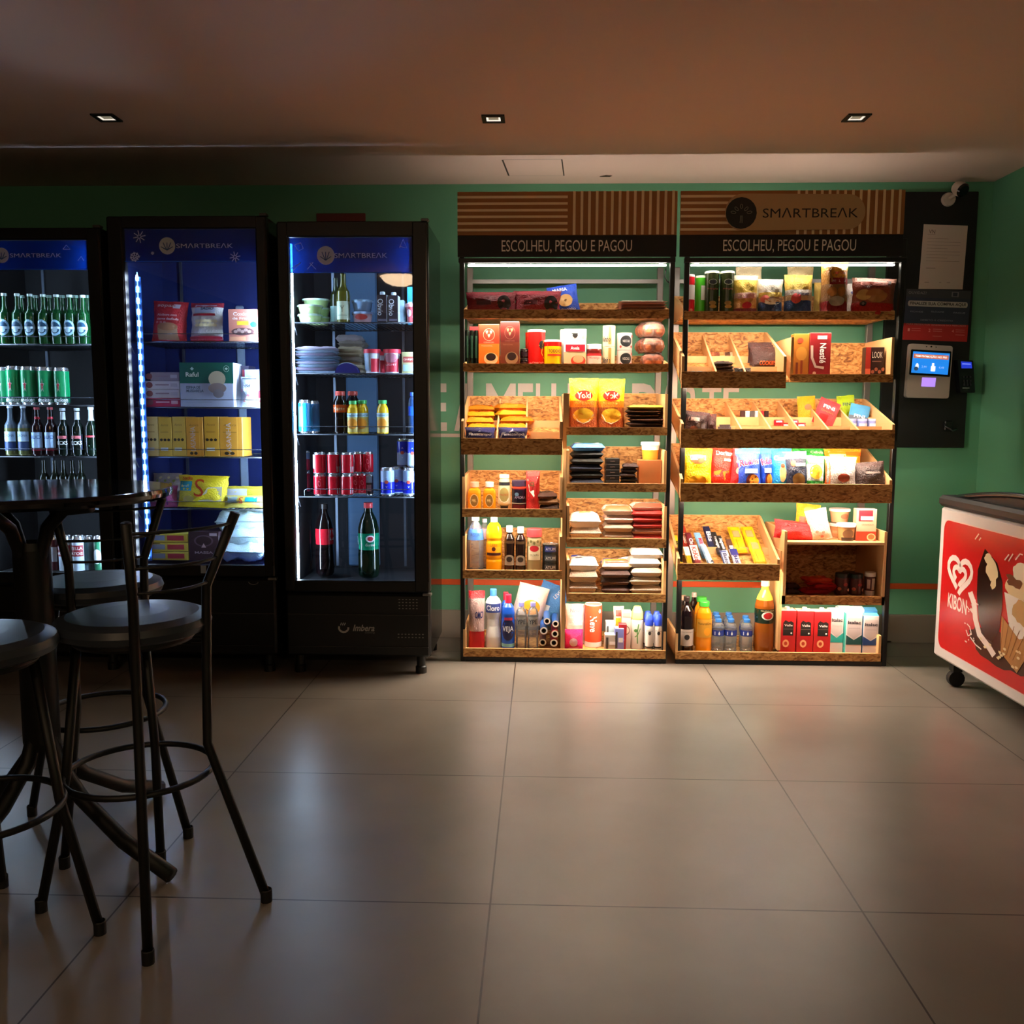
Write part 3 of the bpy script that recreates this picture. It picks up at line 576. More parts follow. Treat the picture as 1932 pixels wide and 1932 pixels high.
    mb = MB(); B(mb, a+.10, a+.112, Yb-.045, Yb-.034, zi+.02, zt-.02, mat('5b6675', .3, .6)); part(mb, 'shelf_standard', r)
    mb = MB(); B(mb, b_-.16, b_-.148, Yb-.045, Yb-.034, zi+.02, zt-.02, mat('5b6675', .3, .6)); part(mb, 'shelf_standard', r)
    if key == '3':
        mb = MB(); B(mb, cx-.14, cx+.02, Yb-.05, Yb-.034, zi+.02, zt-.05, mat('47698c', .7), .01); part(mb, 'air_duct', r)
    if key == '2':
        mb = MB(); B(mb, cx+.05, cx+.09, Yb-.05, Yb-.034, zi+.02, zt-.3, mat('8fa8c5', .35), .006); part(mb, 'air_duct', r)
    SH = mat('30343a', .3, .7)
    for i, y in enumerate(shelves):
        zs = P((gx0+gx1)/2*0+{'1': 90, '2': 380, '3': 670}[key], y, FRY+.075)[1]
        mb = MB(); ya, yb = FRY+.075, Yb-.05
        mb.tube([(a+.016-cx, ya-FRY, zs), (b_-.016-cx, ya-FRY, zs)], .0035, SH, 6); mb.tube([(a+.016-cx, yb-FRY, zs), (b_-.016-cx, yb-FRY, zs)], .0035, SH, 6)
        n = 26
        for k in range(n+1):
            xx = a+.018-cx+(b_-a-.036)*k/n; mb.tube([(xx, ya-FRY-.001, zs-.001), (xx, yb-FRY, zs-.001)], .0014, SH, 4)
        if key != '3' or i > 1:
            h = .03; x_a, x_b = a+.05-cx, b_-.03-cx; mb.tube([(x_a, ya-FRY, zs), (x_a, ya-FRY, zs+h), (x_a+.01, ya-FRY, zs+h+.006), (x_b-.01, ya-FRY, zs+h+.006), (x_b, ya-FRY, zs+h), (x_b, ya-FRY, zs)], .0018, mat('6d7480', .25, .8), 5)
        part(mb, 'wire_shelf', r); FS[key, i] = zs+.004
        for xx in (a+.014, b_-.02):
            mb = MB(); mb.tube([(xx-cx, ya-FRY+.01, zs-.003), (xx+.003-cx, ya-FRY+.05, zs-.05)], .003, mat('8e949e', .3, .6), 5); part(mb, 'shelf_bracket', r)
    FS[key, 'b'] = zi+.012; FS[key, 'X'] = (a+.01, b_-.01)
    # lower front
    mb = MB(); B(mb, X0, X1, FRY+.004, FRY+.05, z0+.01, gz0-.06, FRM, .01)
    B(mb, X0+.01, X1-.01, FRY-.002, FRY+.006, z0+.05+.155, z0+.05+.158, mat('3a3634', .3)); B(mb, X0+.01, X1-.01, FRY-.002, FRY+.006, z0+.055, z0+.058, mat('2a2624', .3)); g = part(mb, 'grille_panel', r)
    mb = MB()
    if key == '3':
        for zz, n, xs in ((.352, 6, .115), (.338, 6, .115), (.324, 6, .115), (.31, 6, .115), (.19, 8, .12), (.175, 8, .12)):
            for k in range(n): B(mb, X1-.03-xs+k*.016, X1-.03-xs+k*.016+.007, FRY+.0025, FRY+.0045, zz, zz+.004, mat('8b857d', .4))
    else:
        for k in range(10): B(mb, X1-.40, X1-.33, FRY+.0025, FRY+.0045, .14+k*.018, .142+k*.018, mat('5d5a58', .4))
    part(mb, 'vent_slots', g)
    for xx in (X0+.05, X1-.05):
        for yy in (FRY+.05, Yb-.06):
            mb = MB(); mb.lathe([(0, 0), (.026, 0), (.026, .03), (.02, .035), (.02, z0+.012), (0, z0+.012)], mat('0c0c0c', .5), 14, (xx-cx, yy-FRY, 0)); part(mb, 'foot', r)
    mb = MB(); mb.box(X1-.03-cx, X1-cx+.004, -.004, .03, top-.004, top+.008, mat('5a5652', .3, .5), .003); part(mb, 'hinge', r)
    mb = MB(); mb.box(X1-.035-cx, X1-cx+.006, -.002, .03, gz0-.066, gz0-.054, mat('8a8682', .3, .7), .003); part(mb, 'hinge', r)
    if key == '3':
        mb = MB(); mpL = lambda u, v, o: (u, .0035-o, v); x = P(672, 1185, FRY)[0]-cx; z = P(672, 1185, FRY)[1]; c = mat('a9a39d', .4)
        x1 = P(683, 1185, FRY)[0]-cx
        mb.decals([('t', '*Imbera~', x1-.028+.035, z, .1, .03, c), ('t', 'cooling', x1+.035, z-.022, .045, .011, mat('77726d', .4)), ('l', [(x1-.085+.022*cos(t), z+.0+.02*sin(t)) for t in [(-200+26*k)*pi/180 for k in range(9)]], .009, c)]+[('l', [(x1-.1+.009*k, z+.012), (x1-.094+.009*k, z+.024)], .004, c) for k in range(3)], mpL); part(mb, 'maker_lettering', g)
    if key == '2':
        x, z = P(385, 1133, FRY); mb = MB(); mb.decals([('t', '25', x-cx, z, .02, .018, mat('ff1030', .4, 0, 3))], lambda u, v, o: (u, .0035-o, v)); part(mb, 'temperature_display', g)
        x, z = P(384, 1075, FRY); mb = MB(); mb.box(x-.012-cx, x+.012-cx, -.002, 0, z-.016, z+.02, mat('a9b4c0', .5)); part(mb, 'price_tag', g)
        x, z = P(478, 1098, FRY); mb = MB(); mb.tube([(x-cx+.022*cos(t), 0, z+.012*sin(t)) for t in [pi+pi*k/8 for k in range(9)]], .002, mat('8a8682', .3, .7)); part(mb, 'handle_grip', g)
    return r
fridge('1', -2.62, -1.955, 2.012, -2.56, -2.018, .462, 1.958, P(90, 508, FRY)[1], 'leftmost glass door refrigerator filled with beer, beside the left edge', (650, 765, 862, 960), '04070d')
fridge('2', -1.925, -1.213, 2.06, -1.852, -1.262, .503, 2.004, P(360, 493, FRY)[1], 'middle and tallest glass door refrigerator holding frozen food, with a vertical light strip', (645, 769, 863, 961), '082268')
fridge('3', -1.168, -.502, 2.035, -1.119, -.572, .437, 1.967, P(660, 514, FRY)[1], 'rightmost glass door refrigerator with cans and soft drinks, next to the racks', (609, 705, 820, 938), '060c16')
# ================================================================== bar stools and table
SB_ = mat('030303', .5); CUSH = mat('2a3038', .38)
def stool():
    r = empty('bar_stool', (0, 0, 0)); r['category'] = 'bar stool'
    mb = MB(); mb.lathe([(0, .672), (.15, .672), (.174, .682), (.180, .697), (.174, .712), (.15, .722), (.08, .727), (0, .728)], CUSH, 40); part(mb, 'seat', r)
    mb = MB(); mb.lathe([(0, .655), (.135, .655), (.14, .662), (.14, .672), (0, .672)], SB_, 32); part(mb, 'seat_plate', r)
    def leg(fx, fy, tx, ty, back=None):
        mb = MB(); ring = .165; d = math.hypot(fx, fy); ux, uy = fx/d, fy/d
        if back:
            pts = [(fx, fy, .012), (fx*.58, fy*.58, .42), (ux*.165, uy*.165, .52), (ux*.17, uy*.17, .74), (ux*.17+back[0]*.35, uy*.17+back[1]*.35, .83), (ux*.17+back[0], uy*.17+back[1], .985)]
            pts = [(fx, fy, .012), (ux*.172, uy*.172, .40), (ux*.176, uy*.176, .60), (ux*.182, uy*.182, .79), (ux*.182+back[0], uy*.182+back[1], .965)]
        else: pts = [(fx, fy, .012), (ux*.165, uy*.165, .33), (tx, ty, .66)]
        mb.tube(pts, .0115, SB_, 10); mb.lathe([(0, 0), (.014, 0), (.014, .03), (.0125, .032)], mat('070707', .6), 12, (fx, fy, 0)); part(mb, 'leg', r); return pts
    a = leg(.307, -.008, 0, 0, (.075, -.0)); b_ = leg(.125, -.268, 0, 0, (.02, -.06))
    leg(-.035, .175, -.03, .12); leg(-.222, -.074, -.12, -.04)
    mb = MB(); mb.tube([(.172*cos(t), .172*sin(t), .33) for t in [2*pi*k/40 for k in range(40)]], .008, SB_, 8, True); part(mb, 'foot_ring', r)
    A, B_ = Vector(a[-1]), Vector(b_[-1]); A0, B0 = Vector(a[-2]), Vector(b_[-2])
    for f in (.86, .4, .06):
        p, q = A0.lerp(A, f), B0.lerp(B_, f); out = Vector((.26, -.19, 0)).normalized()*.04
        mb = MB(); mb.tube([p.lerp(q, t)+out*4*t*(1-t) for t in [k/10 for k in range(11)]], .004, SB_, 6); part(mb, 'back_rail', r)
    return r
s0 = stool(); s0.location = (-.978, 2.1, 0); s0['label'] = 'nearest right black bar stool with its full seat and backrest in view'
s0['group'] = 'black bar stools around the table'
dup(s0, (-1.28, 2.53, 0), 'black bar stool behind the table, tucked between the pole and the refrigerators', (0, 0, -.35))
dup(s0, (-1.235, 1.865, 0), 'black bar stool cut by the left edge, nearest the viewer on the left', (0, 0, pi))
r = empty('bar_table', (-1.34, 2.31, 0)); tag(r, 'round glossy black bar table on a splayed tubular pedestal', 'bar table')
TT = mat('0a0b0d', .08)
mb = MB(); mb.lathe([(0, .972), (.34, .972), (.352, .98), (.355, .99), (.352, .999), (.345, 1.0), (0, 1.0)], TT, 56); part(mb, 'tabletop', r)
for k in range(4):
    an = -.34+pi/2*k; c, s = cos(an), sin(an)
    mb = MB(); mb.tube([(c*rr_, s*rr_, z) for rr_, z in ((.02, .4), (.022, .7), (.03, .82), (.06, .9), (.12, .95), (.21, .962))], .017, SB_, 10); part(mb, 'top_arm', r)
    mb = MB(); mb.tube([(c*rr_, s*rr_, z) for rr_, z in ((.022, .45), (.024, .34), (.05, .27), (.13, .18), (.27, .085), (.425, .02))], .02, SB_, 10); part(mb, 'table_leg', r)
mb = MB(); mb.lathe([(.042, .30), (.046, .32), (.046, .84), (.042, .86)], SB_, 20); part(mb, 'pedestal', r)
# ================================================================== goods: builders
def fl(key, Y=4.3):
    if isinstance(key, tuple): return FS[key]
    t = TR[key]; f = min(1, max(0, (Y-t['Yl'])/(t['Yb']-t['Yl']))); return t['zf']+(t['zr']-t['zf'])*f
def spot(key, x0, x1, yt, Y, up=0):
    z0 = fl(key, Y)+up; xm = (x0+x1)/2; zt = P(xm, yt, Y)[1]; a = P(x0, yt+25, Y)[0]; b = P(x1, yt+25, Y)[0]
    return (a+b)/2, z0, b-a, max(zt-z0, .01)
def fin(o, label, cat, group=None): tag(o, label, cat, group); return o
def prof_r(prof, z):
    for (a, b), (c, d) in zip(prof, prof[1:]):
        if b <= z <= d: return a+(c-a)*((z-b)/(d-b) if d > b else 0)
    return prof[-1][0]
def cylmap(prof, R, H, arc=.94):
    def mp(u, v, o):
        t = (u-.5)*pi*arc; r = prof_r(prof, v)*R+o+.0004; return (r*sin(t), -r*cos(t), v*H)
    return mp
FILM = lambda h: mat(h, .3, 0, 0, 'film')
def box_(name, key, x0, x1, yt, Y, label, cat, col, ds=None, D=.07, group=None, side=None, top=None, up=0, cap=None, rz=0, roll=0, gable=0):
    cx, z0, W, H = spot(key, x0, x1, yt, Y, up); mb = MB(); c = mat(col, .4)
    if gable:
        h = H-gable; mb.box(-W/2, W/2, 0, D, 0, h, c, .0015); mb.prism([(0, h), (D, h), (D/2, H)], -W/2+.001, W/2-.001, mat(top or col, .4)); Hd = h
    else:
        mb.box(-W/2, W/2, 0, D, 0, H, c, .0015); Hd = H
        if top: mb.box(-W/2+.001, W/2-.001, .001, D-.001, H, H+.0008, mat(top, .4))
    if side:
        for q in (-1, 1): mb.box(q*W/2-.0005, q*W/2+.0007, .002, D-.002, .002, Hd-.002, mat(side, .4))
    mb.decals(ds, lambda u, v, o: (-W/2+u*W, -o, v*Hd), W, Hd)
    if cap:
        r = empty(name, (cx, Y, z0)); part(mb, 'carton', r); mm = MB(); mm.lathe([(.012, 0), (.012, .012), (.010, .015), (0, .015)], mat(cap, .4), 14, (0, D*.35, H)); part(mm, 'cap', r); o = r
    else: o = mb.build(name, None, (cx, Y, z0))
    o.rotation_euler = (0, roll, rz); return fin(o, label, cat, group)
PR = dict(
 beer=[(.9, 0), (1, .02), (1, .54), (.93, .62), (.55, .70), (.42, .78), (.38, .93), (.42, .95), (.42, .965)],
 soda=[(.75, 0), (.95, .03), (1, .10), (.97, .28), (1, .34), (1, .60), (.92, .72), (.65, .83), (.36, .91), (.34, .945)],
 soda2=[(.75, 0), (.95, .03), (1, .10), (1, .30), (.94, .42), (1, .55), (.97, .66), (.75, .78), (.4, .88), (.34, .94)],
 water=[(.85, 0), (1, .03), (1, .2), (.96, .23), (1, .26), (1, .45), (.97, .5), (1, .53), (1, .74), (.85, .83), (.45, .90), (.42, .93)],
 juice=[(.9, 0), (1, .03), (1, .34), (.97, .36), (1, .38), (1, .68), (.9, .78), (.6, .87), (.55, .92)],
 square=[(.92, 0), (1, .04), (1, .62), (.9, .72), (.55, .78), (.5, .85)],
 sauce=[(.9, 0), (1, .02), (1, .12), (.94, .15), (.94, .42), (1, .62), (.95, .72), (.55, .82), (.5, .88)],
 oil=[(.9, 0), (1, .03), (1, .18), (.94, .22), (1, .26), (1, .52), (.9, .57), (1, .62), (1, .72), (.8, .84), (.36, .92)],
 clean=[(.85, 0), (1, .04), (1, .5), (.95, .58), (1, .66), (.85, .78), (.45, .84), (.42, .87)],
 bleach=[(.95, 0), (1, .04), (1, .2), (.78, .38), (.78, .5), (1, .62), (1, .78), (.75, .84), (.4, .88), (.36, .9)],
 wine=[(.95, 0), (1, .02), (1, .66), (.9, .75), (.45, .84), (.35, .93)],
 spray=[(.95, 0), (1, .02), (1, .62), (.95, .67), (.78, .70), (.78, .72)],
 jar=[(.9, 0), (1, .04), (1, .74), (.94, .8), (.84, .84)],
 tub=[(.78, 0), (.8, .01), (.95, .85), (1, .86)],
 can=[(.82, 0), (.88, .02), (1, .06), (1, .90), (.86, .97), (.86, .995), (.8, 1), (.78, .985), (0, .985)],
 tin=[(.98, 0), (1, .01), (1, .97), (.98, .98), (.98, 1), (.93, 1), (.92, .985), (0, .985)],
 oval=[(.6, 0), (.62, .12), (1, .2), (1, .6), (.8, .85), (.62, .93)])
def vess(kind, name, key, x0, x1, yt, Y, label, cat, bands, cap=None, ds=None, group=None, up=0, rough=.22, sq=0, capw=None, lid=None, fk=None, H_=None, fmul=1, cap2=None):
    cx, z0, W, H = spot(key, x0, x1, yt, Y, up); R = W/2
    if H_: H = H_
    pf = PR[kind]; cuts = sorted(set([z for _, z in pf]+[b for _, b, _ in bands if b < 1]+[a for a, _, _ in bands]))
    zmx = pf[-1][1]; 
    if kind in ('can', 'tin'):
        prof = pf; ms = []
        body = [z for z in cuts if .06 < z < .9] if kind == 'can' else [z for z in cuts if .01 < z < .97]
        lo = [p for p in pf if p[1] <= (.06 if kind == 'can' else .01)]; hi = pf[len(lo):]
        prof = lo+[(1, z) for z in body if z > lo[-1][1]]+hi
    else: prof = [(prof_r(pf, z), z) for z in cuts if z <= zmx]
    def mcol(c): return c if not isinstance(c, str) else (mat(c, rough))
    ms = []
    for (a, b), (c, d) in zip(prof, prof[1:]):
        zm = (b+d)/2; q = [cc for s, e, cc in bands if s <= zm < e]; q = q[-1] if q else bands[0][2]
        if kind in ('can', 'tin') and (a+c < 1.92 or d < b): q = 'c9ccd0' if kind == 'can' or not lid else lid; ms.append(mat(q, .25, .8 if not lid else 0)); continue
        ms.append(mcol(q))
    n = 22 if W > .05 else 16
    mb = MB(); mb.lathe([(0, 0)]+[(r*R, z*H) for r, z in prof], [ms[0]]+ms, n, sq=sq)
    if prof[-1][0] > .01: mb.lathe([(prof[-1][0]*R, prof[-1][1]*H), (0, prof[-1][1]*H+.0005)], ms[-1], n)
    mp = cylmap(pf, R, H) if not sq else (lambda u, v, o: ((u-.5)*2*R*.88, -R*.93-o, v*H))
    mb.decals(ds, mp, R*pi*.94 if not sq else 2*R, H)
    if not cap:
        o = mb.build(name, None, (cx, Y+R, z0)); return fin(o, label, cat, group)
    r = empty(name, (cx, Y+R, z0)); part(mb, 'can' if kind in ('can', 'tin') else ('jar' if kind == 'jar' else 'bottle'), r) if kind != 'tub' else part(mb, 'tub', r)
    zc = zmx*H; rc = (capw or (pf[-1][0]*1.15))*R; mm = MB(); cm_ = mat(cap, .4) if isinstance(cap, str) else cap
    zc0 = zc-.004 if kind != 'tin' else H-.004
    zt = H if kind != 'tin' else H+.006
    if kind in ('spray',): mm.lathe([(rc*.98, zc0), (rc, zc0+.004), (rc*.95, (zc+H)/2), (rc*.6, H*.985), (0, H)], cm_, 16)
    else: mm.lathe([(rc, zc0), (rc, zt-.002), (rc*.94, zt), (0, zt)], cm_, 18)
    part(mm, 'lid' if kind in ('jar', 'tub', 'tin') else 'cap', r); return fin(r, label, cat, group)
def pouch(name, key, x0, x1, yt, Y, label, cat, col, ds=None, T=.05, group=None, up=0, lean=.12, roll=0, rz=0, seed=None, H_=None, W_=None, D=None, flat=False, m=None, cols=None, base=None, pinch=.07, crk=.2, seal=None, z_=None, dx=0):
    # flat=False: stands; flat=True: lies with depth D and thickness T
    cx, z0, W, H = spot(key, x0, x1, yt, Y, up)
    if not flat and not isinstance(key, tuple): dz = max(0, fl(key, Y+T)-fl(key, Y)); z0 += dz; H = max(H-dz, .01)
    if H_: H = H_
    if W_: W = W_
    if z_ is not None: z0 = z_
    sd = seed if seed is not None else int(x0*7+yt*3) % 997
    M = m or FILM(col); Dd = D or .12; Hh = Dd if flat else H
    def B(t, p, q): t = abs(2*t-1); return max(0, 1-t**p)**q
    def sh(u, v):
        vv = min(1, max(0, (v-.06)/.88)); k = B(u, 2.6, .55)*B(vv, 3 if not base else 3.4, .5) if not flat else B(u, 7, .42)*B(vv, 6, .42)
        if base and v < .4: k = max(k, B(u, 4, .4)*(1-.3*v/.4))
        n = noise.noise(Vector((u*4+sd, v*5, sd*.37)))*crk+noise.noise(Vector((u*11+sd, v*12, sd)))*crk*.45
        x = (u-.5)*W*(1-pinch*B(v, 2, 1)); x += noise.noise(Vector((v*6, sd, u)))*W*.02
        return x, T*.5*max(.03, k*(1+n))+.0006*sin(v*90)*(1-B(vv, 3, .5))
    def tr(x, y, z): return (x, z, -y+T/2) if flat else (x, y, z)
    nu, nv = 14, 16; mb = MB()
    for s in (-1, 1):
        vs = []
        for j in range(nv+1):
            for i in range(nu+1):
                x, w_ = sh(i/nu, j/nv); vs.append(tr(x, s*w_, j/nv*Hh+(noise.noise(Vector((x*30, sd, 2.2)))*.014*Hh if j > 12 else 0)))
        def F(i, j): a = j*(nu+1)+i; q = (a, a+1, a+nu+2, a+nu+1); return q if (s < 0) != flat else q[::-1]
        fr = [(F(i, j), j) for j in range(nv) for i in range(nu)]
        if cols and not flat:
            for v0, v1, c in cols: mb.add(vs, [f for f, j in fr if v0 <= (j+.5)/nv < v1], FILM(c) if isinstance(c, str) else c, True)
        else: mb.add(vs, [f for f, j in fr], M, True)
        if seal and s < 0: pass
    def mp(u, v, o): x, w_ = sh(min(1, max(0, u)), v); return tr(x, -w_-o-.0012, v*Hh)
    mb.decals(ds, mp, W, Hh, lambda c: mat(c, .4))
    o = mb.build(name, None, (cx+dx, Y+(0 if flat else T/2), z0)); o.rotation_euler = (-lean if not flat else 0, roll, rz); return fin(o, label, cat, group)
def stack(name, key, x0, x1, yt, Y, n, desc, cat, cols, D=.13, group=None, ds=None, m=None, jit=.006, over=1.06, crk=.16, top=None, order='bottom'):
    cx, z0, W, H = spot(key, x0, x1, yt, Y); h = H/n; rg = random.Random(int(x0+yt)); out = []
    for i in range(n):
        c = cols[i % len(cols)]; lab = f'{desc}, ' + ('topmost of its stack' if i == n-1 else 'bottom one of its stack' if i == 0 else f'{ORD[i]} from the bottom')
        o = pouch(name, key, x0, x1, yt, Y+rg.uniform(0, .012), lab, cat, c, ds if i == n-1 or top is None else None, T=h*over, D=D, flat=True, z_=z0+h*i-.001, group=group, seed=i*13+int(x0), rz=rg.uniform(-.05, .05), m=m, dx=rg.uniform(-jit, jit), crk=crk); out.append(o)
    return out
# ================================================================== left rack goods
t_ = 't'; WHI = 'f2ece6'
g = 'dark red crinkled packets on the top shelf'
pouch('snack_packet', 'L1', 877, 974, 549, 4.33, 'dark red shiny packet at the left end of the top shelf of the left rack', 'packet', '7c1024', [('e', .78, .5, .14, .33, '1a0d0c'), ('r', .2, .42, .5, .6, '4a0d18')], T=.07, group=g, lean=.05, crk=.3)
pouch('snack_packet', 'L1', 968, 1060, 547, 4.34, 'dark red shiny packet lying second along the top shelf of the left rack', 'packet', '8a1228', [('e', .8, .45, .15, .33, '140a0a'), ('r', .2, .42, .5, .6, '4a0d18')], T=.07, group=g, lean=.05, crk=.4)
pouch('biscuit_packet', 'L1', 1040, 1098, 533, 4.36, 'bright blue round-biscuit packet leaning on the top shelf of the left rack', 'packet', '1f4fd0', [(t_, '*MARIA', .42, .83, .5, .12, WHI), ('e', .55, .45, .25, .2, 'e8b878'), ('e', .55, .45, .05, .04, '9a6a3a'), (t_, 'Biscoito~', .6, .17, .5, .08, WHI)], T=.05, lean=.25, roll=-.16, crk=.25)
for i in range(4):
    pouch('flat_bread_packet', 'L1', 1166, 1260, 566, 4.33, 'thin pinkish flat packet on the right of the top shelf, '+['bottom one of its pile', 'second from the bottom', 'third from the bottom', 'topmost of its pile'][i], 'packet', 'd89a86', None, T=.014, D=.16, flat=True, z_=fl('L1')+.012*i+.02, group='flat pinkish packets on the top shelf', m=mat(['c97a62', 'e0b8a2', 'c58a74', 'ead0c0'][i], .3, 0, 0, 'wrap'), seed=i, crk=.3)
box_('packet_tray', 'L1', 1166, 1258, 584, 4.33, 'low red-edged tray under the pinkish flat packets on the top shelf', 'tray', 'c8321f', None, D=.15)
# second shelf
for i in range(3):
    vess('tin', 'capsule_tube', 'L2', 877+8.6*i, 885.5+8.6*i, 623, 4.33, ['slim dark tube at the far left of the second shelf, leftmost of three', 'slim dark tube on the second shelf, middle one of three', 'slim dark tube on the second shelf, next to the orange coffee packet'][i], 'tube', [(0, 1, '0d1712'), (.3, .6, '14261c')], lid='0d1712', group='slim dark tubes on the second shelf', ds=[('r', .35, .25, .65, .85, '1b4030')])
box_('coffee_packet', 'L2', 886, 908, 616, 4.37, 'red packet half hidden behind the three slim dark tubes', 'packet', 'b3202a', None, D=.05)
def coffee(x0, x1, yt, lab, c1, c2, c3, c4, up=0):
    hp = [('p', [(.5+dx, .72+dy), (.44+dx, .775+dy), (.44+dx, .80+dy), (.47+dx, .81+dy), (.5+dx, .79+dy), (.53+dx, .81+dy), (.56+dx, .80+dy), (.56+dx, .775+dy)], c4) for dx, dy in ((-.1, .05), (.1, .05), (0, -.03))]
    box_('coffee_packet', 'L2', x0, x1, yt, 4.33, lab, 'coffee', c1, [('r', 0, 0, 1, .55, c2), ('e', .5, .76, .28, .15, c1), ('l', [(.5+.27*cos(t), .76+.14*sin(t)) for t in [k*pi/10 for k in range(21)]], .02, c3)]+hp+[(t_, 'TRADICIONAL', .4, .5, .55, .03, c3), ('e', .6, .2, .34, .14, c4), ('e', .6, .24, .24, .09, '2a0f08'), (t_, 'CORACOES', .5, .58, .5, .03, c3)], D=.06, top='f6c0b4', group='tall coffee packets on the second shelf')  # pale top face paints in the light from above
coffee(903, 942, 612, 'bright orange-red tall coffee packet with a cup printed on it', 'e3351c', 'f07a16', 'f9b9a0', 'f6d9a0')
coffee(944, 980, 607, 'tall coffee packet painted a shaded maroon beside the orange coffee packet', '5a1410', '6a2c12', '8a5a48', '9a7a5a')  # darker copy of the orange packet, shade put into its colours
for i, (a, b_) in enumerate(((0, 'bottom'), (.045, 'top'))):
    vess('jar', 'spice_jar', 'L2', 981, 997, 656, 4.35, f'tiny dark coffee jar right of the maroon packet, {b_} one of two', 'jar', [(0, 1, '1a1013'), (.2, .6, '2c1c22')], '0c0a0c', None, 'tiny dark jars on the second shelf', a, capw=.95, H_=.044)
vess('tin', 'cocoa_tin', 'L2', 991, 1006, 627, 4.42, 'red tin partly hidden behind the tall red cocoa tin', 'tin', [(0, 1, 'd42a16')], lid='efe0d4')
vess('tin', 'cocoa_tin', 'L2', 995, 1029, 624, 4.34, 'tall red chocolate powder tin with a white lid on the second shelf', 'tin', [(0, 1, 'b51512')], lid='f3e4d8', cap='f0e6dc', capw=1.02, ds=[('e', .72, .62, .12, .12, '14100c'), ('l', [(.6, .6), (.8, .75), (.7, .4), (.9, .2)], .03, 'e0a030'), (t_, 'ACHOC', .5, .12, .6, .06, 'e8c0b0')])
vess('tin', 'cocoa_tin', 'L2', 1026, 1060, 643, 4.33, 'shorter yellow and red chocolate powder tin beside the tall red one', 'tin', [(0, 1, 'e8b30c'), (.8, .97, 'a8140e')], cap='e6ddd4', capw=1.02, ds=[('p', [(0, .1), (.3, 0), (.3, .9), (0, .9)], 'c4180e'), (t_, '*TODDIO', .58, .62, .5, .12, '5a1608'), ('r', .3, .44, .85, .5, 'c4180e')])
box_('cereal_box', 'L2', 1057, 1092, 622, 4.40, 'white cereal box mostly hidden behind the white and red oats box', 'box', 'efe9e2', None)
box_('cereal_box', 'L2', 1064, 1106, 621, 4.34, 'white oats box with a red band on the second shelf', 'box', 'f0e8e0', [('r', 0, 0, 1, .4, 'd9b487'), ('e', .65, .18, .33, .14, 'c93a22'), ('e', .65, .22, .24, .1, 'e8a074'), ('r', .08, .42, .95, .6, 'c8102a'), (t_, '*Aveia', .5, .51, .4, .09, WHI), ('e', .5, .84, .12, .06, '1a1a1a'), ('r', .34, .87, .62, .9, '1a1a1a'), (t_, 'QUAKER', .5, .7, .5, .05, '3a3a3a'), ('r', .8, .75, .92, .92, 'cdbf8a')], D=.05, group=None)
vess('jar', 'jam_jar', 'L2', 1107, 1136, 649, 4.335, 'short jam jar with a white lid and red label on the second shelf', 'jar', [(0, .8, '6a1c16'), (.05, .5, 'e8c4b4'), (.5, .6, 'c02a30')], 'f2efea', [(t_, 'Morango~', .5, .4, .5, .12, '8a2030')], capw=.98)
for i in range(2):
    vess('tin', 'milk_tin', 'L2', 1138, 1162, 609, 4.34, ['cream coloured milk tin, lower of the taller stacked pair', 'cream coloured milk tin, upper of the taller stacked pair'][i], 'tin', [(0, 1, 'd9cca8')], group='stacked cream tins on the second shelf', up=i*.099, H_=.098, ds=[(t_, '*Ninho~', .3, .35, .5, .28, '2a2a33'), ('r', .45, .1, .6, .95, 'a88c4a')])
for i in range(2):
    vess('tin', 'food_tin', 'L2', 1165, 1194, 625, 4.34, ['white tin with a round black label, lower of two stacked', 'white tin with a round black label, upper of two stacked'][i], 'tin', [(0, 1, 'cbb7ae')], group='stacked white tins with black labels', up=i*.082, H_=.081, ds=[('e', .55, .52, .27, .33, '15181c'), (t_, 'NESCAU', .55, .52, .3, .14, 'd0ccc8'), ('e', .3, .2, .05, .08, 'a03028'), ('e', .8, .2, .05, .08, 'a03028'), ('e', .85, .8, .05, .08, 'a03028')])
EGG = mat('b96a44', .5); WRP = mat('f6ded2', .12, 0, 0, 'clear')
for k in range(2):
  for i in range(3):
    if k == 1 and i == 0: continue
    x0, x1 = ((1211, 1257), (1201, 1245))[k]; cx, z0, W, H = spot('L2', x0, x1, 606, (4.35, 4.46)[k]); h = H/3
    r = empty('egg_tray', (cx, (4.35, 4.46)[k]+.05, z0+h*i)); tag(r, (['front', 'rear'][k])+' clear pack of brown eggs at the right end, '+['bottom layer', 'middle layer', 'top layer'][i]+' of its stack', 'egg pack', 'stacked egg packs on the second shelf')
    mb = MB(); mb.lathe([(W/2*.8, .002), (W/2*.98, h*.45), (W/2, h*.5), (W/2*.95, h*.75), (W/2*.6, h*.98), (0, h*.98)], WRP, 20, sq=.4); part(mb, 'clear_shell', r)
    for j in range(5):
        a = 2*pi*j/5+.3; e = MB(); ex, ey = W*.27*cos(a), W*.27*sin(a); e.lathe([(0, .004)]+[(h*.4*sin(pi*q/8), h*.45-h*.42*cos(pi*q/8)) for q in range(1, 8)]+[(0, h*.9)], EGG, 12, (ex, ey, 0)); part(e, 'egg', r)
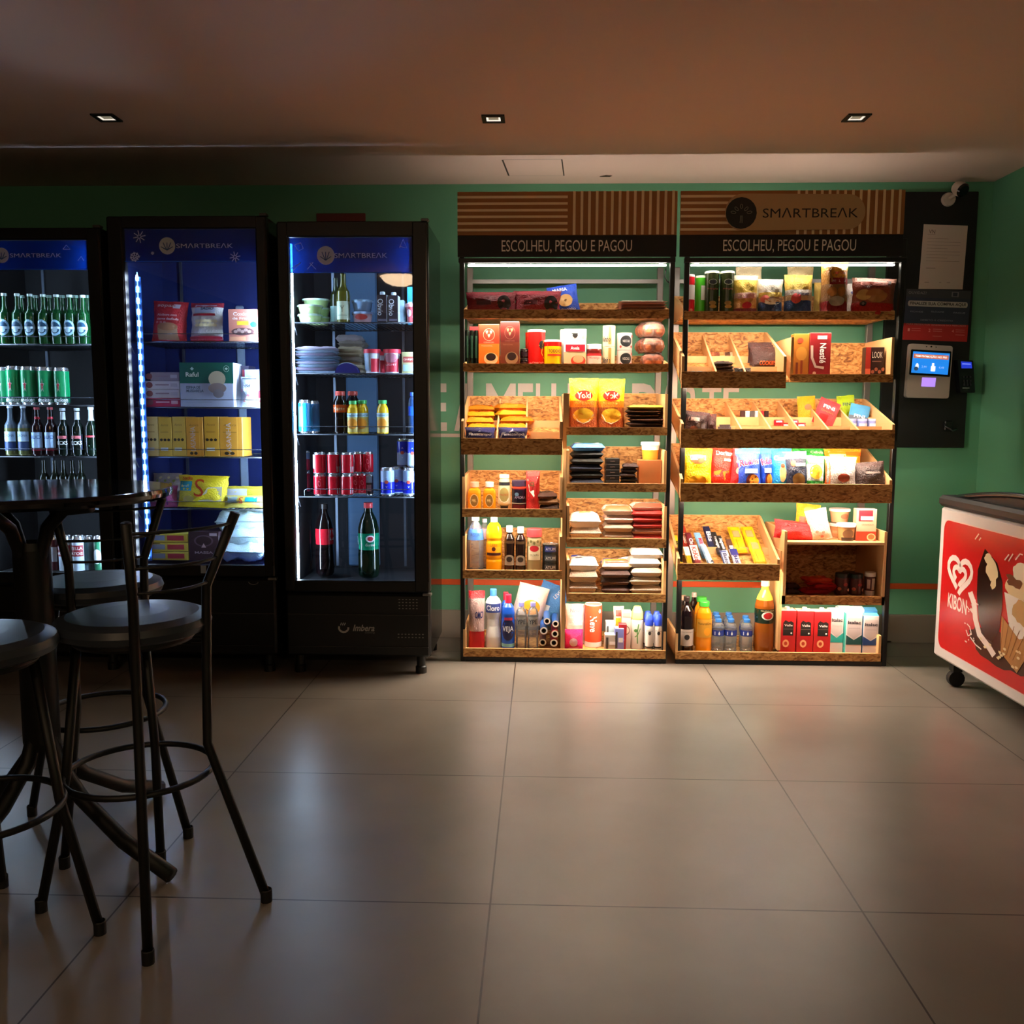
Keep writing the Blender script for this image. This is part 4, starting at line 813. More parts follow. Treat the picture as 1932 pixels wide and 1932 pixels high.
# A3 sloped bin of orange pasta packets
def opk(x0, x1, yt, Y, lab, up, roll, c='f0930e', T=.04): 
    pouch('instant_noodle_packet', 'A3', x0, x1, yt, Y, lab, 'packet', c, [('r', .12, .3, .5, .75, 'ffc21a'), (t_, '*NISSIN', .45, .52, .6, .3, 'c02010'), ('e', .8, .5, .1, .25, 'd9480e')], T=T, D=.1, flat=True, up=up, group='orange noodle packets in the left sloped bin', crk=.3, rz=roll)
for i in range(5):
    opk(878, 934, 800-i*13, 4.30+i*.055, 'orange noodle packet in the left compartment, '+['frontmost', 'second from the front', 'middle one', 'fourth from the front', 'rearmost'][i], .028+.006*i, random.Random(i).uniform(-.1, .1), ['f0880e', 'f5b015', 'f3a010', 'f4ae12', 'ec8a0c'][i])
for i in range(5):
    opk(940, 1000, 800-i*13, 4.30+i*.055, 'orange noodle packet in the middle compartment, '+['frontmost', 'second from the front', 'middle one', 'fourth from the front', 'rearmost'][i], .028+.008*i, (-.1, .35, -.25, .3, .42)[i], ['f0780e', 'f4a010', 'ee8a08', 'f3b018', 'f0920e'][i])
for i in range(2):
    pouch('wafer_packet', 'A3', 876+63*i, 934+62*i, 797, 4.262, ['dark blue wafer packet at the front of the left compartment', 'dark blue wafer packet at the front of the middle compartment'][i], 'packet', '1c1f78', [('p', [(.05, .3), (.5, .7), (.95, .35), (.9, .6), (.5, .9), (.1, .6)], 'd8d8ee'), (t_, '*Passatempo~', .5, .5, .8, .25, 'e8e4f0')], T=.06, H_=.075, up=.0, group='blue packets in the left sloped bin', lean=.15, crk=.3)
# B3
for i in range(2):
    x0, x1 = (1074, 1130) if i == 0 else (1127, 1181)
    pouch('corn_snack_bag', 'B3', x0, x1, 713+i, 4.33+.012*i, ['tall yellow cornmeal bag with a red oval logo, the left of two', 'tall yellow cornmeal bag with a red oval logo, the right of two'][i], 'bag', 'f6d80c', [('e', .5, .66, .32, .1, 'd0200e'), (t_, '*Yoki', .5, .665, .5, .12, 'fff6c0'), (t_, 'EXTRAFINO', .5, .475, .62, .04, 'a83410'), ('e', .5, .28, .38, .14, 'e8a020'), ('e', .5, .31, .34, .1, 'f0c030'), ('l', [(.14, .3), (.3, .17), (.5, .12), (.7, .17), (.86, .3)], .03, 'f0d8c0')], T=.075, group='yellow cornmeal bags', cols=[(0, .42, 'a8501e'), (.42, .56, 'e8821a'), (.56, 1.1, 'f6d80c')], lean=.04, base=1)  # orange and brown lower bands paint shade into the yellow film
stack('snack_packet', 'B3', 1184, 1254, 764, 4.335, 6, 'flat dark and yellow packet right of the yellow bags', 'packet', ['4a2416', '2c160f', '3a1c12', '22120e', '3c2010', 'c9b040'], group='flat packets beside the yellow bags', ds=[('r', .1, .2, .6, .8, 'e6dc9a')], top=1, crk=.3)
# A4
for i in range(2):
    vess('square', 'honey_bottle', 'A4', 881+29*i, 908+28*i, 910, 4.345, ['square amber honey bottle at the left end of its shelf', 'square amber honey bottle second from the left, with a paler cap'][i], 'bottle', [(0, 1, 'd98a14')], ['b9a08a', 'd8ccc4'][i], [('e', .5, .36, .3, .2, '7a5a20'), ('l', [(.5+.32*cos(t), .36+.22*sin(t)) for t in [k*pi/8 for k in range(17)]], .04, 'd8b880'), (t_, 'MEL', .5, .36, .34, .1, 'e8d0a0')], 'square amber bottles', sq=.8, capw=.62)
vess('oval', 'mayonnaise_bottle', 'A4', 939, 963, 896, 4.345, 'upright oval dressing bottle with a dark foot between the amber bottles and jar', 'bottle', [(0, .15, '15151c'), (.15, 1, 'cdbf98'), (.7, .8, '1c2028')], 'e9dcc0', [('e', .5, .45, .26, .2, '9a8a50'), (t_, 'MAIONESE', .5, .45, .42, .06, 'a8341c'), ('l', [(.25, .35), (.35, .27), (.5, .24), (.65, .27), (.75, .35)], .05, 'f2e8d0')], capw=.8, rough=.3)
vess('jar', 'preserve_jar', 'A4', 965, 993, 907, 4.345, 'dark berry preserve jar with a purple lid next to the red pouch', 'jar', [(0, .82, '4a1018'), (.22, .7, '1a1422'), (.74, .8, 'c83a28')], '3a2c44', [('e', .4, .55, .1, .06, '4c6a80'), (t_, 'AMORA', .55, .45, .5, .09, '9a8aa0'), ('r', .1, .24, .9, .27, '9a9488')], capw=1.0)
pouch('sauce_pouch', 'A4', 992, 1019, 889, 4.335, 'tall red and white tomato sauce pouch', 'pouch', 'b81a1c', [('p', [(.1, .8), (.85, .85), (.6, .35), (.25, .5)], 'e8e0c8'), (t_, '*SOS', .42, .68, .35, .12, '3a4a20')], T=.045, cols=[(0, .86, 'a81418'), (.86, 1.1, 'd83a34')], lean=.02, base=1)
for i in range(3):
    pouch('chocolate_packet', 'A4', 1014, 1054, 925, 4.34, 'crumpled dark and gold chocolate packet at the right end, '+['bottom of the pile', 'middle of the pile', 'top of the pile'][i], 'packet', ['2c1c18', '7a5a3c', '4a3028'][i], [('p', [(.2, .2), (.6, .4), (.8, .8), (.3, .6)], 'b89a78')], T=.034, D=.12, flat=True, up=.028*i, group='crumpled chocolate packets', crk=.6, rz=.25*i-.3)
# B4
stack('biscuit_packet', 'B4', 1076, 1141, 838, 4.335, 6, 'flat cookie packet in the tall left stack of its shelf', 'packet', ['14182c', '0d100e', '12203a', '10120f', '0f1316', '3f7fd6'], group='stacked dark and blue packets', ds=[('r', .1, .25, .85, .7, 'e8e4f4'), (t_, '*OREO', .5, .48, .5, .2, '4a7ad0')], top=1, crk=.3)
for i in range(5):
    cx, z0, W, H = spot('B4', 1143, 1169, 865, 4.335); h = H/5; mb = MB(); mb.box(-W/2, W/2, 0, .1, 0, h-.001, mat('0e0b0c', .35), .001)
    mb.decals([(t_, 'DARK', .5, .5, .34, .16, '8a7a78')], lambda u, v, o: (-W/2+u*W, -o, v*h), W, h); fin(mb.build('chocolate_box', None, (cx, 4.335, z0+h*i)), 'small black box in the middle pile, '+['bottom one', 'second from the bottom', 'middle one', 'fourth from the bottom', 'topmost one'][i], 'box', 'pile of small black boxes')
stack('chocolate_packet', 'B4', 1171, 1203, 876, 4.335, 5, 'crumpled dark chocolate packet between black boxes and clear box', 'packet', ['2a1a1c', '1c1416', '30201f', '241619', '3a2a28'], group='crumpled dark packets', D=.09, crk=.6)
WRB = mat('e0935a', .2, 0, 0, 'wrap')
r = empty('cookie_box', spot('B4', 1205, 1248, 868, 4.345)[:1]+(4.345, fl('B4'))); tag(r, 'clear square box of brown cookies at the right end of its shelf', 'box')
cx, z0, W, H = spot('B4', 1205, 1248, 868, 4.345); mb = MB(); mb.box(-W/2, W/2, 0, .09, 0, H, WRB, .003); part(mb, 'clear_box', r)
mb = MB()
for i in range(7): mb.lathe([(0, .004+.011*i), (W*.3, .004+.011*i), (W*.32, .009+.011*i), (W*.3, .0145+.011*i), (0, .0145+.011*i)], mat('7a3414', .7), 14, (0, .045, 0))
part(mb, 'cookies', r)['kind'] = 'stuff'
vess('tub', 'snack_cup', 'B4', 1211, 1247, 829, 4.36, 'white and orange snack cup standing on the clear cookie box', 'cup', [(0, .55, 'f09a30'), (.55, 1, 'f3e6d8')], 'f8efe6', [(t_, 'AVEIA', .5, .5, .4, .14, 'b87a30')], up=H+.0, capw=1.02, H_=.085)
# A5
CLR = mat('f2f4f4', .08, 0, 0, 'clear'); CLB = mat('d8e8ff', .08, 0, 0, 'clear')
vess('soda', 'vinegar_bottle', 'A5', 880, 912, 977, 4.34, 'clear plastic vinegar bottle with a blue neck label and white cap', 'bottle', [(0, 1, CLR), (.58, .78, '4a80d8')], 'f4f4f8', [(t_, 'AGUA', .5, .68, .4, .06, '1c3f9a')], capw=.45)
vess('soda', 'vinegar_bottle', 'A5', 903, 924, 980, 4.43, 'second clear bottle standing behind the vinegar and oil bottles', 'bottle', [(0, 1, CLR), (.6, .8, 'c8b4c0')], 'e8e8ee', None, capw=.45)
vess('oil', 'cooking_oil_bottle', 'A5', 916, 947, 977, 4.34, 'golden cooking oil bottle with a dark red label band', 'bottle', [(0, 1, 'f0a010')], 'f6ead0', [('r', .2, .28, .8, .56, 'f09a10'), (t_, 'Liza', .5, .5, .3, .06, '9a5a20'), ('r', .18, .3, .82, .35, '3a1010'), ('e', .5, .42, .08, .04, '4a1410')], rough=.12, capw=.42)
for i in range(2):
    vess('sauce', 'soy_sauce_bottle', 'A5', (951, 972)[i], (971, 992)[i], 993+2*i, 4.345, ['dark soy sauce bottle with a cream cap, the left of two', 'dark soy sauce bottle with a cream cap, the right of two'][i], 'bottle', [(0, 1, '1a0c0a'), (.62, .68, '3a2a1c')], 'efe6cc', [('e', .5, .27, .36, .1, '8a8072'), ('r', .16, .14, .84, .27, '8a8072'), ('e', .5, .27, .2, .06, '1c1412')], 'dark soy sauce bottles', capw=.62)
vess('jar', 'olive_jar', 'A5', 994, 1022, 999, 4.34, 'glass olive jar with a wide red lid', 'jar', [(0, .8, '8a7c58'), (.6, .8, '9c8e6c')], 'd83a3e', [('r', .2, .28, .8, .6, 'cfc8a8'), ('e', .5, .55, .22, .07, 'a8202a'), (t_, 'OLIVAS', .5, .4, .4, .05, '4a4a2a')]+[('e', .2+.15*k, .68+.04*(k % 2), .05, .035, '5a5428') for k in range(5)], capw=1.05)
for i in range(3):
    vess('tin', 'tuna_can', 'A5', 1023, 1054, 1021, 4.345, 'flat dark tuna can at the right end, '+['bottom', 'middle', 'top'][i]+' of three stacked', 'can', [(0, 1, '1c2228')], group='stacked tuna cans', up=i*.045, H_=.044, ds=[('r', .25, .2, .75, .8, ['2a3038', '39414a', '1a2a6a'][i]), (t_, 'ATUM', .5, .5, .4, .3, 'c8ccd0')])
# B5
fl3 = lambda k, x0, x1, yt, n, desc, cols, ds, gp, over=1.15, Y=4.335, D=.14: stack('flour_bag', k, x0, x1, yt, Y, n, desc, 'bag', cols, D=D, group=gp, ds=ds, top=1, over=over, crk=.14)
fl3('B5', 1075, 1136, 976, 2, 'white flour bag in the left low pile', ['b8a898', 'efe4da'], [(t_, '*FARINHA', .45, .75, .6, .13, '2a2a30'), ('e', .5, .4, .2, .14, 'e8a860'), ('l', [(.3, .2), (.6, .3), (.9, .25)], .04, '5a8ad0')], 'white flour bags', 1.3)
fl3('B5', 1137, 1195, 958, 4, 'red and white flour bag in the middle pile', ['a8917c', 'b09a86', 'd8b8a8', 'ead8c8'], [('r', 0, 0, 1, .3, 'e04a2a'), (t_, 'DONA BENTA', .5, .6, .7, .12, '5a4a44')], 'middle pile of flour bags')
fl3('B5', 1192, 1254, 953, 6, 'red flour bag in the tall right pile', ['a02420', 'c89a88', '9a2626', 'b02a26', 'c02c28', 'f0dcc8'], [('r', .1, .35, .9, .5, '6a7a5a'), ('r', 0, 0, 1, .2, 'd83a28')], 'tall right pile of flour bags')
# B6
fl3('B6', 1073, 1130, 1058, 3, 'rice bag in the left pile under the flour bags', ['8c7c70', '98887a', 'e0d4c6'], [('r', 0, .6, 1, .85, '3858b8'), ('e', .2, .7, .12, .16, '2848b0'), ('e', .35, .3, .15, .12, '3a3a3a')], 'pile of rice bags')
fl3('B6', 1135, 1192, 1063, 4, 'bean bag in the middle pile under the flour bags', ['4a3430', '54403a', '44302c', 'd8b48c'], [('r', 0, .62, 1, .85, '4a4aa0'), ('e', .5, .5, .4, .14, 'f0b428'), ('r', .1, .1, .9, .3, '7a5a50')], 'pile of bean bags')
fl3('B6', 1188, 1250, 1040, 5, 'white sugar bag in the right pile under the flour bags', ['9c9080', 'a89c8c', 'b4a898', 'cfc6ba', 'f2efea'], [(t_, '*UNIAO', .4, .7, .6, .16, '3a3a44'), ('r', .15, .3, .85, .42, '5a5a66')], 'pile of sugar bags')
pouch('sugar_bag', 'B6', 1177, 1212, 1052, 4.44, 'white sugar bag with dark print standing tilted behind the sugar pile', 'bag', 'efe6e4', [('p', [(.3, .2), (.7, .5), (.5, .7), (.3, .6)], '2a2440'), ('e', .5, .8, .12, .06, '2a2440')], T=.06, roll=-.15, lean=.1)
# base tray, left half
K = 'BA'
pouch('detergent_box', K, 883, 914, 1117, 4.32, 'red and white washing powder carton at the left end of the bottom tray', 'pack', 'd8c8c4', [('p', [(.55, .95), (1, .9), (1, .35), (.5, .35)], 'f4eeee'), (t_, '*OMO~', .68, .6, .5, .12, '1c2c6a'), ('r', 0, 0, 1, .3, 'b0141c')], T=.06, cols=[(0, .32, 'b0141c'), (.32, .9, 'c9a8a4'), (.9, 1.1, 'a01a24')], lean=.02, base=1)
vess('bleach', 'bleach_bottle', K, 915, 945, 1114, 4.33, 'white bleach bottle with a pinched waist and blue cap', 'bottle', [(0, 1, 'efece8')], '3a78d8', [('r', .12, .62, .88, .77, '3a4a8a'), (t_, '*Cloro', .5, .7, .6, .09, 'f0f0f4')], rough=.35, capw=.42)
vess('clean', 'cleaner_bottle', K, 944, 964, 1119, 4.40, 'blue cleaner bottle with a red cap standing behind the front blue one', 'bottle', [(0, 1, '2a60d0')], 'd8203a', None, rough=.3, group=None)
vess('clean', 'cleaner_bottle', K, 946, 971, 1124, 4.315, 'blue cleaner bottle with a red cap and dark round label, at the front', 'bottle', [(0, 1, '1f5ad0'), (.06, .12, '8ad0e0')], 'e01c3c', [('e', .5, .38, .36, .2, '1a2050'), (t_, '*VEJA', .5, .38, .6, .12, 'f0f4f8'), ('r', .3, .55, .75, .6, 'a82a4a')], rough=.25)
for i in range(2):
    vess('water', 'alcohol_bottle', K, 973+22*i, 994+22*i, 1138, 4.32, ['clear alcohol bottle with a grey label, the left of two', 'clear alcohol bottle with a grey label, the right of two'][i], 'bottle', [(0, 1, CLR), (.5, .7, '8f8f8e')], '8f8fd8', [(t_, '*YPE', .5, .6, .55, .1, '2a2e3a')], 'clear alcohol bottles', capw=.5)
def roll_(x, y, r_, Y, lab, c):
    X, Z = P(x, y, Y); Z = max(Z, fl(K)+r_+.001); mb = MB(); mb.lathe([(r_*.62, 0), (r_, 0), (r_, .17), (r_*.6, .17), (r_*.58, .002)], [mat('efeeea', .5), mat(c, .4), mat('efeeea', .5), mat('5a4438', .8)], 20, (0, 0, 0), 'y')
    mb.lathe([(r_*.6, .03), (0, .03)], mat('2a201a', .9), 16, (0, 0, 0), 'y'); fin(mb.build('foil_roll', None, (X, Y, Z)), lab, 'roll', 'pile of foil and film rolls')
for a in ((1026, 1190, .0185, 4.33, 'white-ended wrap roll at the left of the middle row of the pile', '2a64b8'), (1047, 1196, .0175, 4.33, 'wrap roll at the right of the middle row of the pile', 'b02a3a'), (1024, 1212, .0175, 4.34, 'wrap roll at the bottom left of the pile', '8a5a44'), (1045, 1213, .0185, 4.33, 'wrap roll at the bottom right of the pile', 'c82a3a'), (1032, 1172, .0165, 4.34, 'wrap roll on top of the pile at the left', '3a74c8'), (1048, 1177, .0165, 4.35, 'wrap roll on top of the pile at the right', '2a64c0')): roll_(*a)
def pack_(x0, x1, y0, y1, Y, lab, c, ds, roll, T=.1, name='paper_pack', cat='pack', pinch=.02):
    X0, Z1 = P(x0, y0, Y); X1, Z0 = P(x1, y1, Y); return pouch(name, K, x0, x1, y0, Y, lab, cat, c, ds, T=T, H_=Z1-Z0, W_=X1-X0, z_=Z0, roll=roll, lean=.05, pinch=pinch, crk=.1)
pack_(962, 1020, 1106, 1178, 4.47, 'large white and orange tissue pack tilted behind the clear alcohol bottles', 'efe0dc', [('e', .55, .45, .3, .2, 'f0a028'), (t_, '*Leve', .55, .45, .3, .12, '2a2a5a', 60)], .25)
pack_(996, 1052, 1102, 1182, 4.55, 'blue and white tissue pack tilted behind the orange one', '4a90e0', [(t_, 'LEVE', .6, .8, .3, .08, WHI, 60), ('r', 0, .2, .5, .5, 'd8e8f8')], .35)
# base tray, right half
pouch('tissue_packet', K, 1064, 1100, 1189, 4.315, 'small bright pink tissue packet on the bottom tray', 'packet', 'e0187a', [('e', .5, .42, .22, .2, 'e8c0d0'), ('r', .25, .15, .8, .19, 'f080b0')], T=.05, lean=.0, pinch=.02)
pouch('napkin_pack', K, 1067, 1104, 1142, 4.42, 'white and pale pink napkin pack behind the bright pink packet', 'pack', 'f2e4e2', [('r', .1, .62, .9, .75, 'f0d0c8'), ('r', .1, .4, .9, .5, 'e8c8c0'), (t_, 'Neve', .5, .85, .5, .08, '9a8a90')], T=.07, lean=.03, pinch=.02)
vess('tin', 'paper_towel_roll', K, 1104, 1137, 1142, 4.39, 'orange-red wrapped paper towel roll standing in the bottom tray', 'roll', [(0, 1, 'f0e4dc'), (.12, .98, 'ee5030')], lid='f0e0d8', ds=[(t_, '*Neve', .48, .55, .62, .16, 'fbf0e8', -90), ('e', .75, .85, .06, .05, 'f2c0b0')])
for i, (x0, x1, yt, c, lab) in enumerate(((1141, 1163, 1198, 'b0a8a0', 'small grey box in front, right of the paper towel roll'), (1143, 1160, 1174, '9ab0b8', 'small pale box stacked behind the grey box'), (1160, 1177, 1186, '7880c8', 'small blue soap box leaning beside the grey box'))):
    box_('soap_box', K, x0, x1, yt, 4.32+.06*(i == 1), lab, 'box', c, [('r', .1, .15, .3, .85, '3a3430'), ('r', .4, .4, .9, .6, 'd8d8dc')], D=.05, top='e0e0e4')
pouch('dish_soap_refill', K, 1158, 1178, 1146, 4.44, 'red, yellow and green refill pouch behind the small soap boxes', 'pouch', 'e8c8c0', [('r', .3, .1, .7, .5, '4a8a3a'), ('r', .2, .5, .8, .7, 'f0b020'), ('r', .2, .75, .9, .9, 'e03a2a')], T=.03)
box_('toothpaste_box', K, 1166, 1181, 1178, 4.325, 'narrow dark red toothpaste box with white vertical lettering', 'box', '9a1a2a', [(t_, '*Colgate', .5, .4, 1.9, .13, WHI, 90)], D=.04, roll=.03)
box_('cosmetic_box', K, 1173, 1191, 1154, 4.37, 'tall white and grey cosmetic box with a round emblem', 'box', 'b8a89c', [('e', .5, .5, .36, .12, '6a5a50'), ('e', .5, .5, .28, .09, 'c8b8a8'), ('r', .1, .85, .9, .97, '8a8078')], D=.05, top='f4f0ec')
vess('spray', 'air_freshener', K, 1192, 1215, 1145, 4.35, 'pale spray bottle with a yellow top and a green plant print', 'bottle', [(0, 1, 'cfc8bc')], 'f2dc70', [('l', [(.5, .15), (.48, .4), (.55, .6)], .06, '4a7a3a'), ('l', [(.35, .3), (.5, .35), (.65, .5)], .05, '5a8a44'), ('e', .4, .45, .1, .04, '3a6a30')], capw=.95)
for i in range(4):
    x = (1218, 1235, 1215, 1232)[i]; vess('spray', 'deodorant_can', K, x, x+16, (1160, 1160, 1154, 1154)[i], (4.32, 4.32, 4.38, 4.38)[i], ['front left', 'front right', 'rear left', 'rear right'][i]+' blue-capped white deodorant can in the bottom right corner', 'can', [(0, .1, '8a857c'), (.1, .14, '2a2a2a'), (.14, 1, 'e4ded8')], '3050d8', [('e', .5, .5, .12, .05, '2a2a30'), (t_, 'Dove', .5, .56, .5, .05, '6a6a70')], 'blue-capped deodorant cans', capw=1.0)
# ================================================================== right rack goods
vess('tin', 'snack_tube', 'R1', 1292, 1312, 520, 4.345, 'red crisps tube with a white panel at the left end of the top shelf', 'tube', [(0, .97, 'd81c2c')], lid='f8c8c4', ds=[('r', .4, .42, .95, .78, 'efe6e2'), ('e', .6, .16, .1, .03, 'f09080')], cap='f4d4d0', capw=1.02)
vess('tin', 'snack_tube', 'R1', 1313, 1333, 522, 4.36, 'bright green crisps tube with a white panel beside the red tube', 'tube', [(0, .97, '4cbc28')], lid='d8f0c8', ds=[('r', .5, .42, .98, .78, 'eef0e4')], cap='dff2d0', capw=1.02)
for i in range(2):
    vess('tin', 'snack_tube', 'R1', (1332, 1361)[i], (1359, 1388)[i], 513, 4.335, ['dark olive crisps tube, the left of two tall ones', 'dark olive crisps tube, the right of two tall ones'][i], 'tube', [(0, .97, '2c3414')], lid='d8d8c0', cap='dcdcc8', capw=1.03, group='two tall dark olive crisps tubes', ds=[('e', .5, .78, .2, .06, '0c0c0c'), ('l', [(.5+.2*cos(t), .78+.06*sin(t)) for t in [k*pi/6 for k in range(13)]], .03, '8a8a70'), (t_, '*Pringles', .5, .62, .5, .05, '7a2a1c'), ('e', .5, .3, .16, .05, '8a6a28'), ('e', .52, .22, .16, .04, 'a8802c')])
def bread(x0, x1, yt, Y, lab, c, ds, cols=None, T=.09, seed=0, m=None, **k): return pouch('bread_bag', 'R1', x0, x1, yt, Y, lab, 'bread', c, ds, T=T, cols=cols, group='bread bags on the top shelf', lean=.03, crk=.35, seed=seed, m=m, base=1, **k)
bread(1388, 1434, 517, 4.335, 'yellow topped loaf bag with pink print beside the crisps tubes', 'f0c860', [('r', .1, .42, .8, .52, 'e8a0a8'), ('e', .5, .26, .2, .08, 'c81c34'), (t_, 'PAO', .5, .14, .6, .1, '8a3a3a')], [(0, .2, '7a1a34'), (.2, .45, 'd89a4c'), (.42, .55, 'e8b8a0'), (.55, .9, 'f4cc50'), (.9, 1.1, 'f0e4c8')])
bread(1392, 1442, 500, 4.44, 'clear topped loaf bag standing behind the yellow one on the left', 'f0e0b8', None, seed=5)
bread(1434, 1482, 524, 4.335, 'loaf bag with a white bunched top and dark blue base, left of its twin', 'eedcb8', [('e', .5, .38, .36, .08, 'f4ece0'), ('e', .2, .45, .16, .1, 'd86a5a')], [(0, .36, '16386a'), (.36, .56, 'c89a74'), (.5, .64, 'f0c850'), (.64, 1.1, 'f2ead8')])
bread(1484, 1538, 516, 4.34, 'loaf bag with a yellow top and dark blue base, second with such a base', 'eec870', [('e', .35, .42, .18, .12, 'd04848'), (t_, '*Visconti', .62, .52, .4, .08, '3a4a7a')], [(0, .36, '16386a'), (.36, .54, 'c8a47c'), (.5, .62, 'e8e0d8'), (.62, 1.1, 'f4d060')])
bread(1490, 1540, 500, 4.45, 'pale loaf bag standing behind the two blue-based bags', 'f0dca8', None, seed=9)
bread(1541, 1571, 530, 4.38, 'narrow yellow bread bag behind the tall orange bun bag', 'f0d070', [('e', .5, .5, .2, .14, 'd87a50')], seed=11)
bread(1556, 1608, 489, 4.285, 'tallest bread bag, orange and dark red with buns, overhanging the shelf edge', 'e8982c', [('e', .55, .76, .3, .1, 'f0a828'), (t_, '*Panco', .55, .77, .4, .06, 'd83a1c'), ('r', .2, .55, .95, .67, '9a1414'), (t_, 'BISNAGA', .58, .61, .55, .05, 'f0d8c8'), ('e', .3, .42, .17, .08, 'b8742c'), ('e', .66, .42, .17, .08, 'b8742c'), ('e', .5, .25, .3, .09, 'b8a890')], [(0, .26, '9a1018'), (.26, .55, '9a6a34'), (.55, .84, 'c88a38'), (.84, 1.1, 'f0a828')], T=.11)
bread(1598, 1634, 532, 4.42, 'white bread bag with small dark print behind the big red bag', 'eeeae8', [('e', .3, .7, .1, .04, '2a3a7a')], seed=13)
bread(1612, 1697, 522, 4.275, 'large square red and cream bread bag at the right end, overhanging the edge', 'e09a80', [('r', .14, .78, .66, .88, 'e88a7a'), (t_, 'ARTESANO', .4, .83, .48, .05, 'c83a30'), (t_, 'TRADICIONAL', .4, .73, .48, .05, '5a1a1a'), (t_, '*3', .8, .87, .1, .12, '2a1a1a'), ('e', .2, .52, .16, .14, 'e0b060'), ('e', .48, .5, .26, .18, 'c08048'), ('e', .2, .28, .08, .07, '2a1a20'), (t_, '0', .2, .28, .05, .06, 'e8d8d0')], [(0, .34, 'c41410'), (.34, .9, 'b0543a'), (.9, 1.1, 'f0b8a8')], T=.1, roll=.03)
# R2a
pouch('snack_bar', 'R2a', 1294, 1334, 684, 4.27, 'single silver snack packet in the front left compartment of the upper bin', 'packet', 'a8acb8', [('e', .5, .4, .3, .2, '6a78b8')], T=.03, H_=.034, lean=.5, crk=.5)
for i in range(4):
    pouch('chocolate_packet', 'R2a', 1350, 1386, 676+2*i, 4.30, 'dark brown snack packet in the middle compartment of the upper bin, '+['bottom of the pile', 'second from the bottom', 'third from the bottom', 'top of the pile'][i], 'packet', '2c1c16' if i % 2 else '3a281e', None, T=.02, D=.07, flat=True, up=.012+.015*i, group='dark packets in the upper bin', crk=.6, rz=.1*i-.1)
pouch('chocolate_packet', 'R2a', 1388, 1420, 680, 4.27, 'single dark pouch tipped over beside the middle pile of the upper bin', 'packet', '201512', [('e', .4, .8, .2, .08, 'c8b8a8')], T=.035, H_=.05, lean=.5, crk=.6)
for i in range(3):
    pouch('cookie_packet', 'R2a', 1412+4*i, 1466+4*i-(4 if i == 0 else 0), 641+5*(2-i), 4.44-.03*i, 'brown cookie packet in the right compartment of the upper bin, '+['rearmost', 'middle one', 'frontmost with orange lettering'][i], 'packet', '3a1814', [(t_, '*COOKIES', .55, .22, .6, .2, 'e8662c')] if i == 2 else None, T=.03, H_=.10, lean=.15, group='brown cookie packets in the upper bin', crk=.25)
for i in range(5):
    pouch('small_sweet', 'R2a', 1337+10*i, 1350+10*i, 648+(i % 2)*3, 4.52, 'small assorted sweet at the back of the middle compartment, '+ORD[i]+' from the left', 'sweet', ['b86a44', '8a4a34', 'd8a060', '6a4a38', 'e8dcb0'][i], None, T=.02, H_=.03, lean=.6, group='small assorted sweets at the back of the upper bin', crk=.6)
# R2b
box_('wafer_box', 'R2b', 1498, 1527, 630, 4.335, 'tan printed chocolate box beside the dark red one', 'box', 'a0641e', [('e', .5, .55, .36, .16, 'b87c2c'), ('r', .15, .05, .3, .35, '6a2a14'), ('r', .45, .05, .6, .4, '7a3014'), ('e', .4, .85, .2, .06, 'a8341c')], D=.06, top='f4c850')
box_('chocolate_box', 'R2b', 1528, 1568, 628, 4.33, 'tall dark red chocolate box with white vertical lettering', 'box', '7a1016', [('l', [(.1, .72), (.12, .45), (.3, .25), (.7, .22)], .12, 'b8a090'), ('r', .35, .86, .8, .94, 'd8c0a8'), (t_, '*Nestlé', .62, .55, .95, .14, 'e8dcd4', -90), ('e', .25, .1, .08, .04, 'c8a898')], D=.06, top='f0b8a8', group=None)
box_('chocolate_box', 'R2b', 1633, 1668, 655, 4.335, 'small dark chocolate box with tall white letters near the right end', 'box', '281010', [('r', 0, .3, .28, 1, '9a2418'), ('r', 0, 0, .28, .3, 'd86a4a'), (t_, 'LOOK', .62, .75, .55, .2, 'e8dccc'), ('r', .35, .53, .85, .55, '8a6a60')]+[('e', .4+.18*k, .2+.08*(k % 2), .09, .06, '9a5a44') for k in range(4)], D=.05, group=None)
# R3
pouch('cookie_bag', 'R3', 1288, 1338, 772, 4.255, 'large dark brown cookie bag at the left end of the wide bin', 'bag', '3a1210', [('r', .15, .6, .6, .75, 'd8a898'), ('e', .65, .35, .2, .2, '6a5a5a'), ('e', .4, .25, .18, .16, '7a3a1c')], T=.06, lean=.12, roll=.1, H_=.12, crk=.3)
pouch('cookie_bag', 'R3', 1334, 1354, 777, 4.27, 'narrow dark brown bag right behind the large cookie bag in the wide bin', 'bag', '4a1c16', None, T=.04, H_=.11, crk=.3)
for i in range(2): pouch('chocolate_packet', 'R3', 1355+3*i, 1381-2*i, 789, 4.26+.03*i, ['small square dark packet standing right of the brown cookie bags', 'small dark packet right behind the front square one'][i], 'packet', '3a1a14', [('e', .3, .6, .1, .1, '9a6a50')], T=.015, H_=.062, lean=.1, crk=.3)
pouch('sweet_packet', 'R3', 1384, 1402, 799, 4.275, 'tan sweet packet lying low beside the small dark packets', 'packet', 'd8b06a', None, T=.02, H_=.03, lean=.6, crk=.5)
for i in range(6): box_('chewing_gum_pack', 'R3', 1397+9*i, 1405+9*i, 775, 4.50, 'small upright chewing gum pack in the rear row, '+ORD[i]+' from the left', 'gum', ['3a1a1a', 'e8e4e0', '4a4a50', 'e0e0e4', 'a82a34', '2a1414'][i], [('r', .2, .2, .8, .5, '2a2a2a')], D=.02, group='row of gum packs at the back of the wide bin')
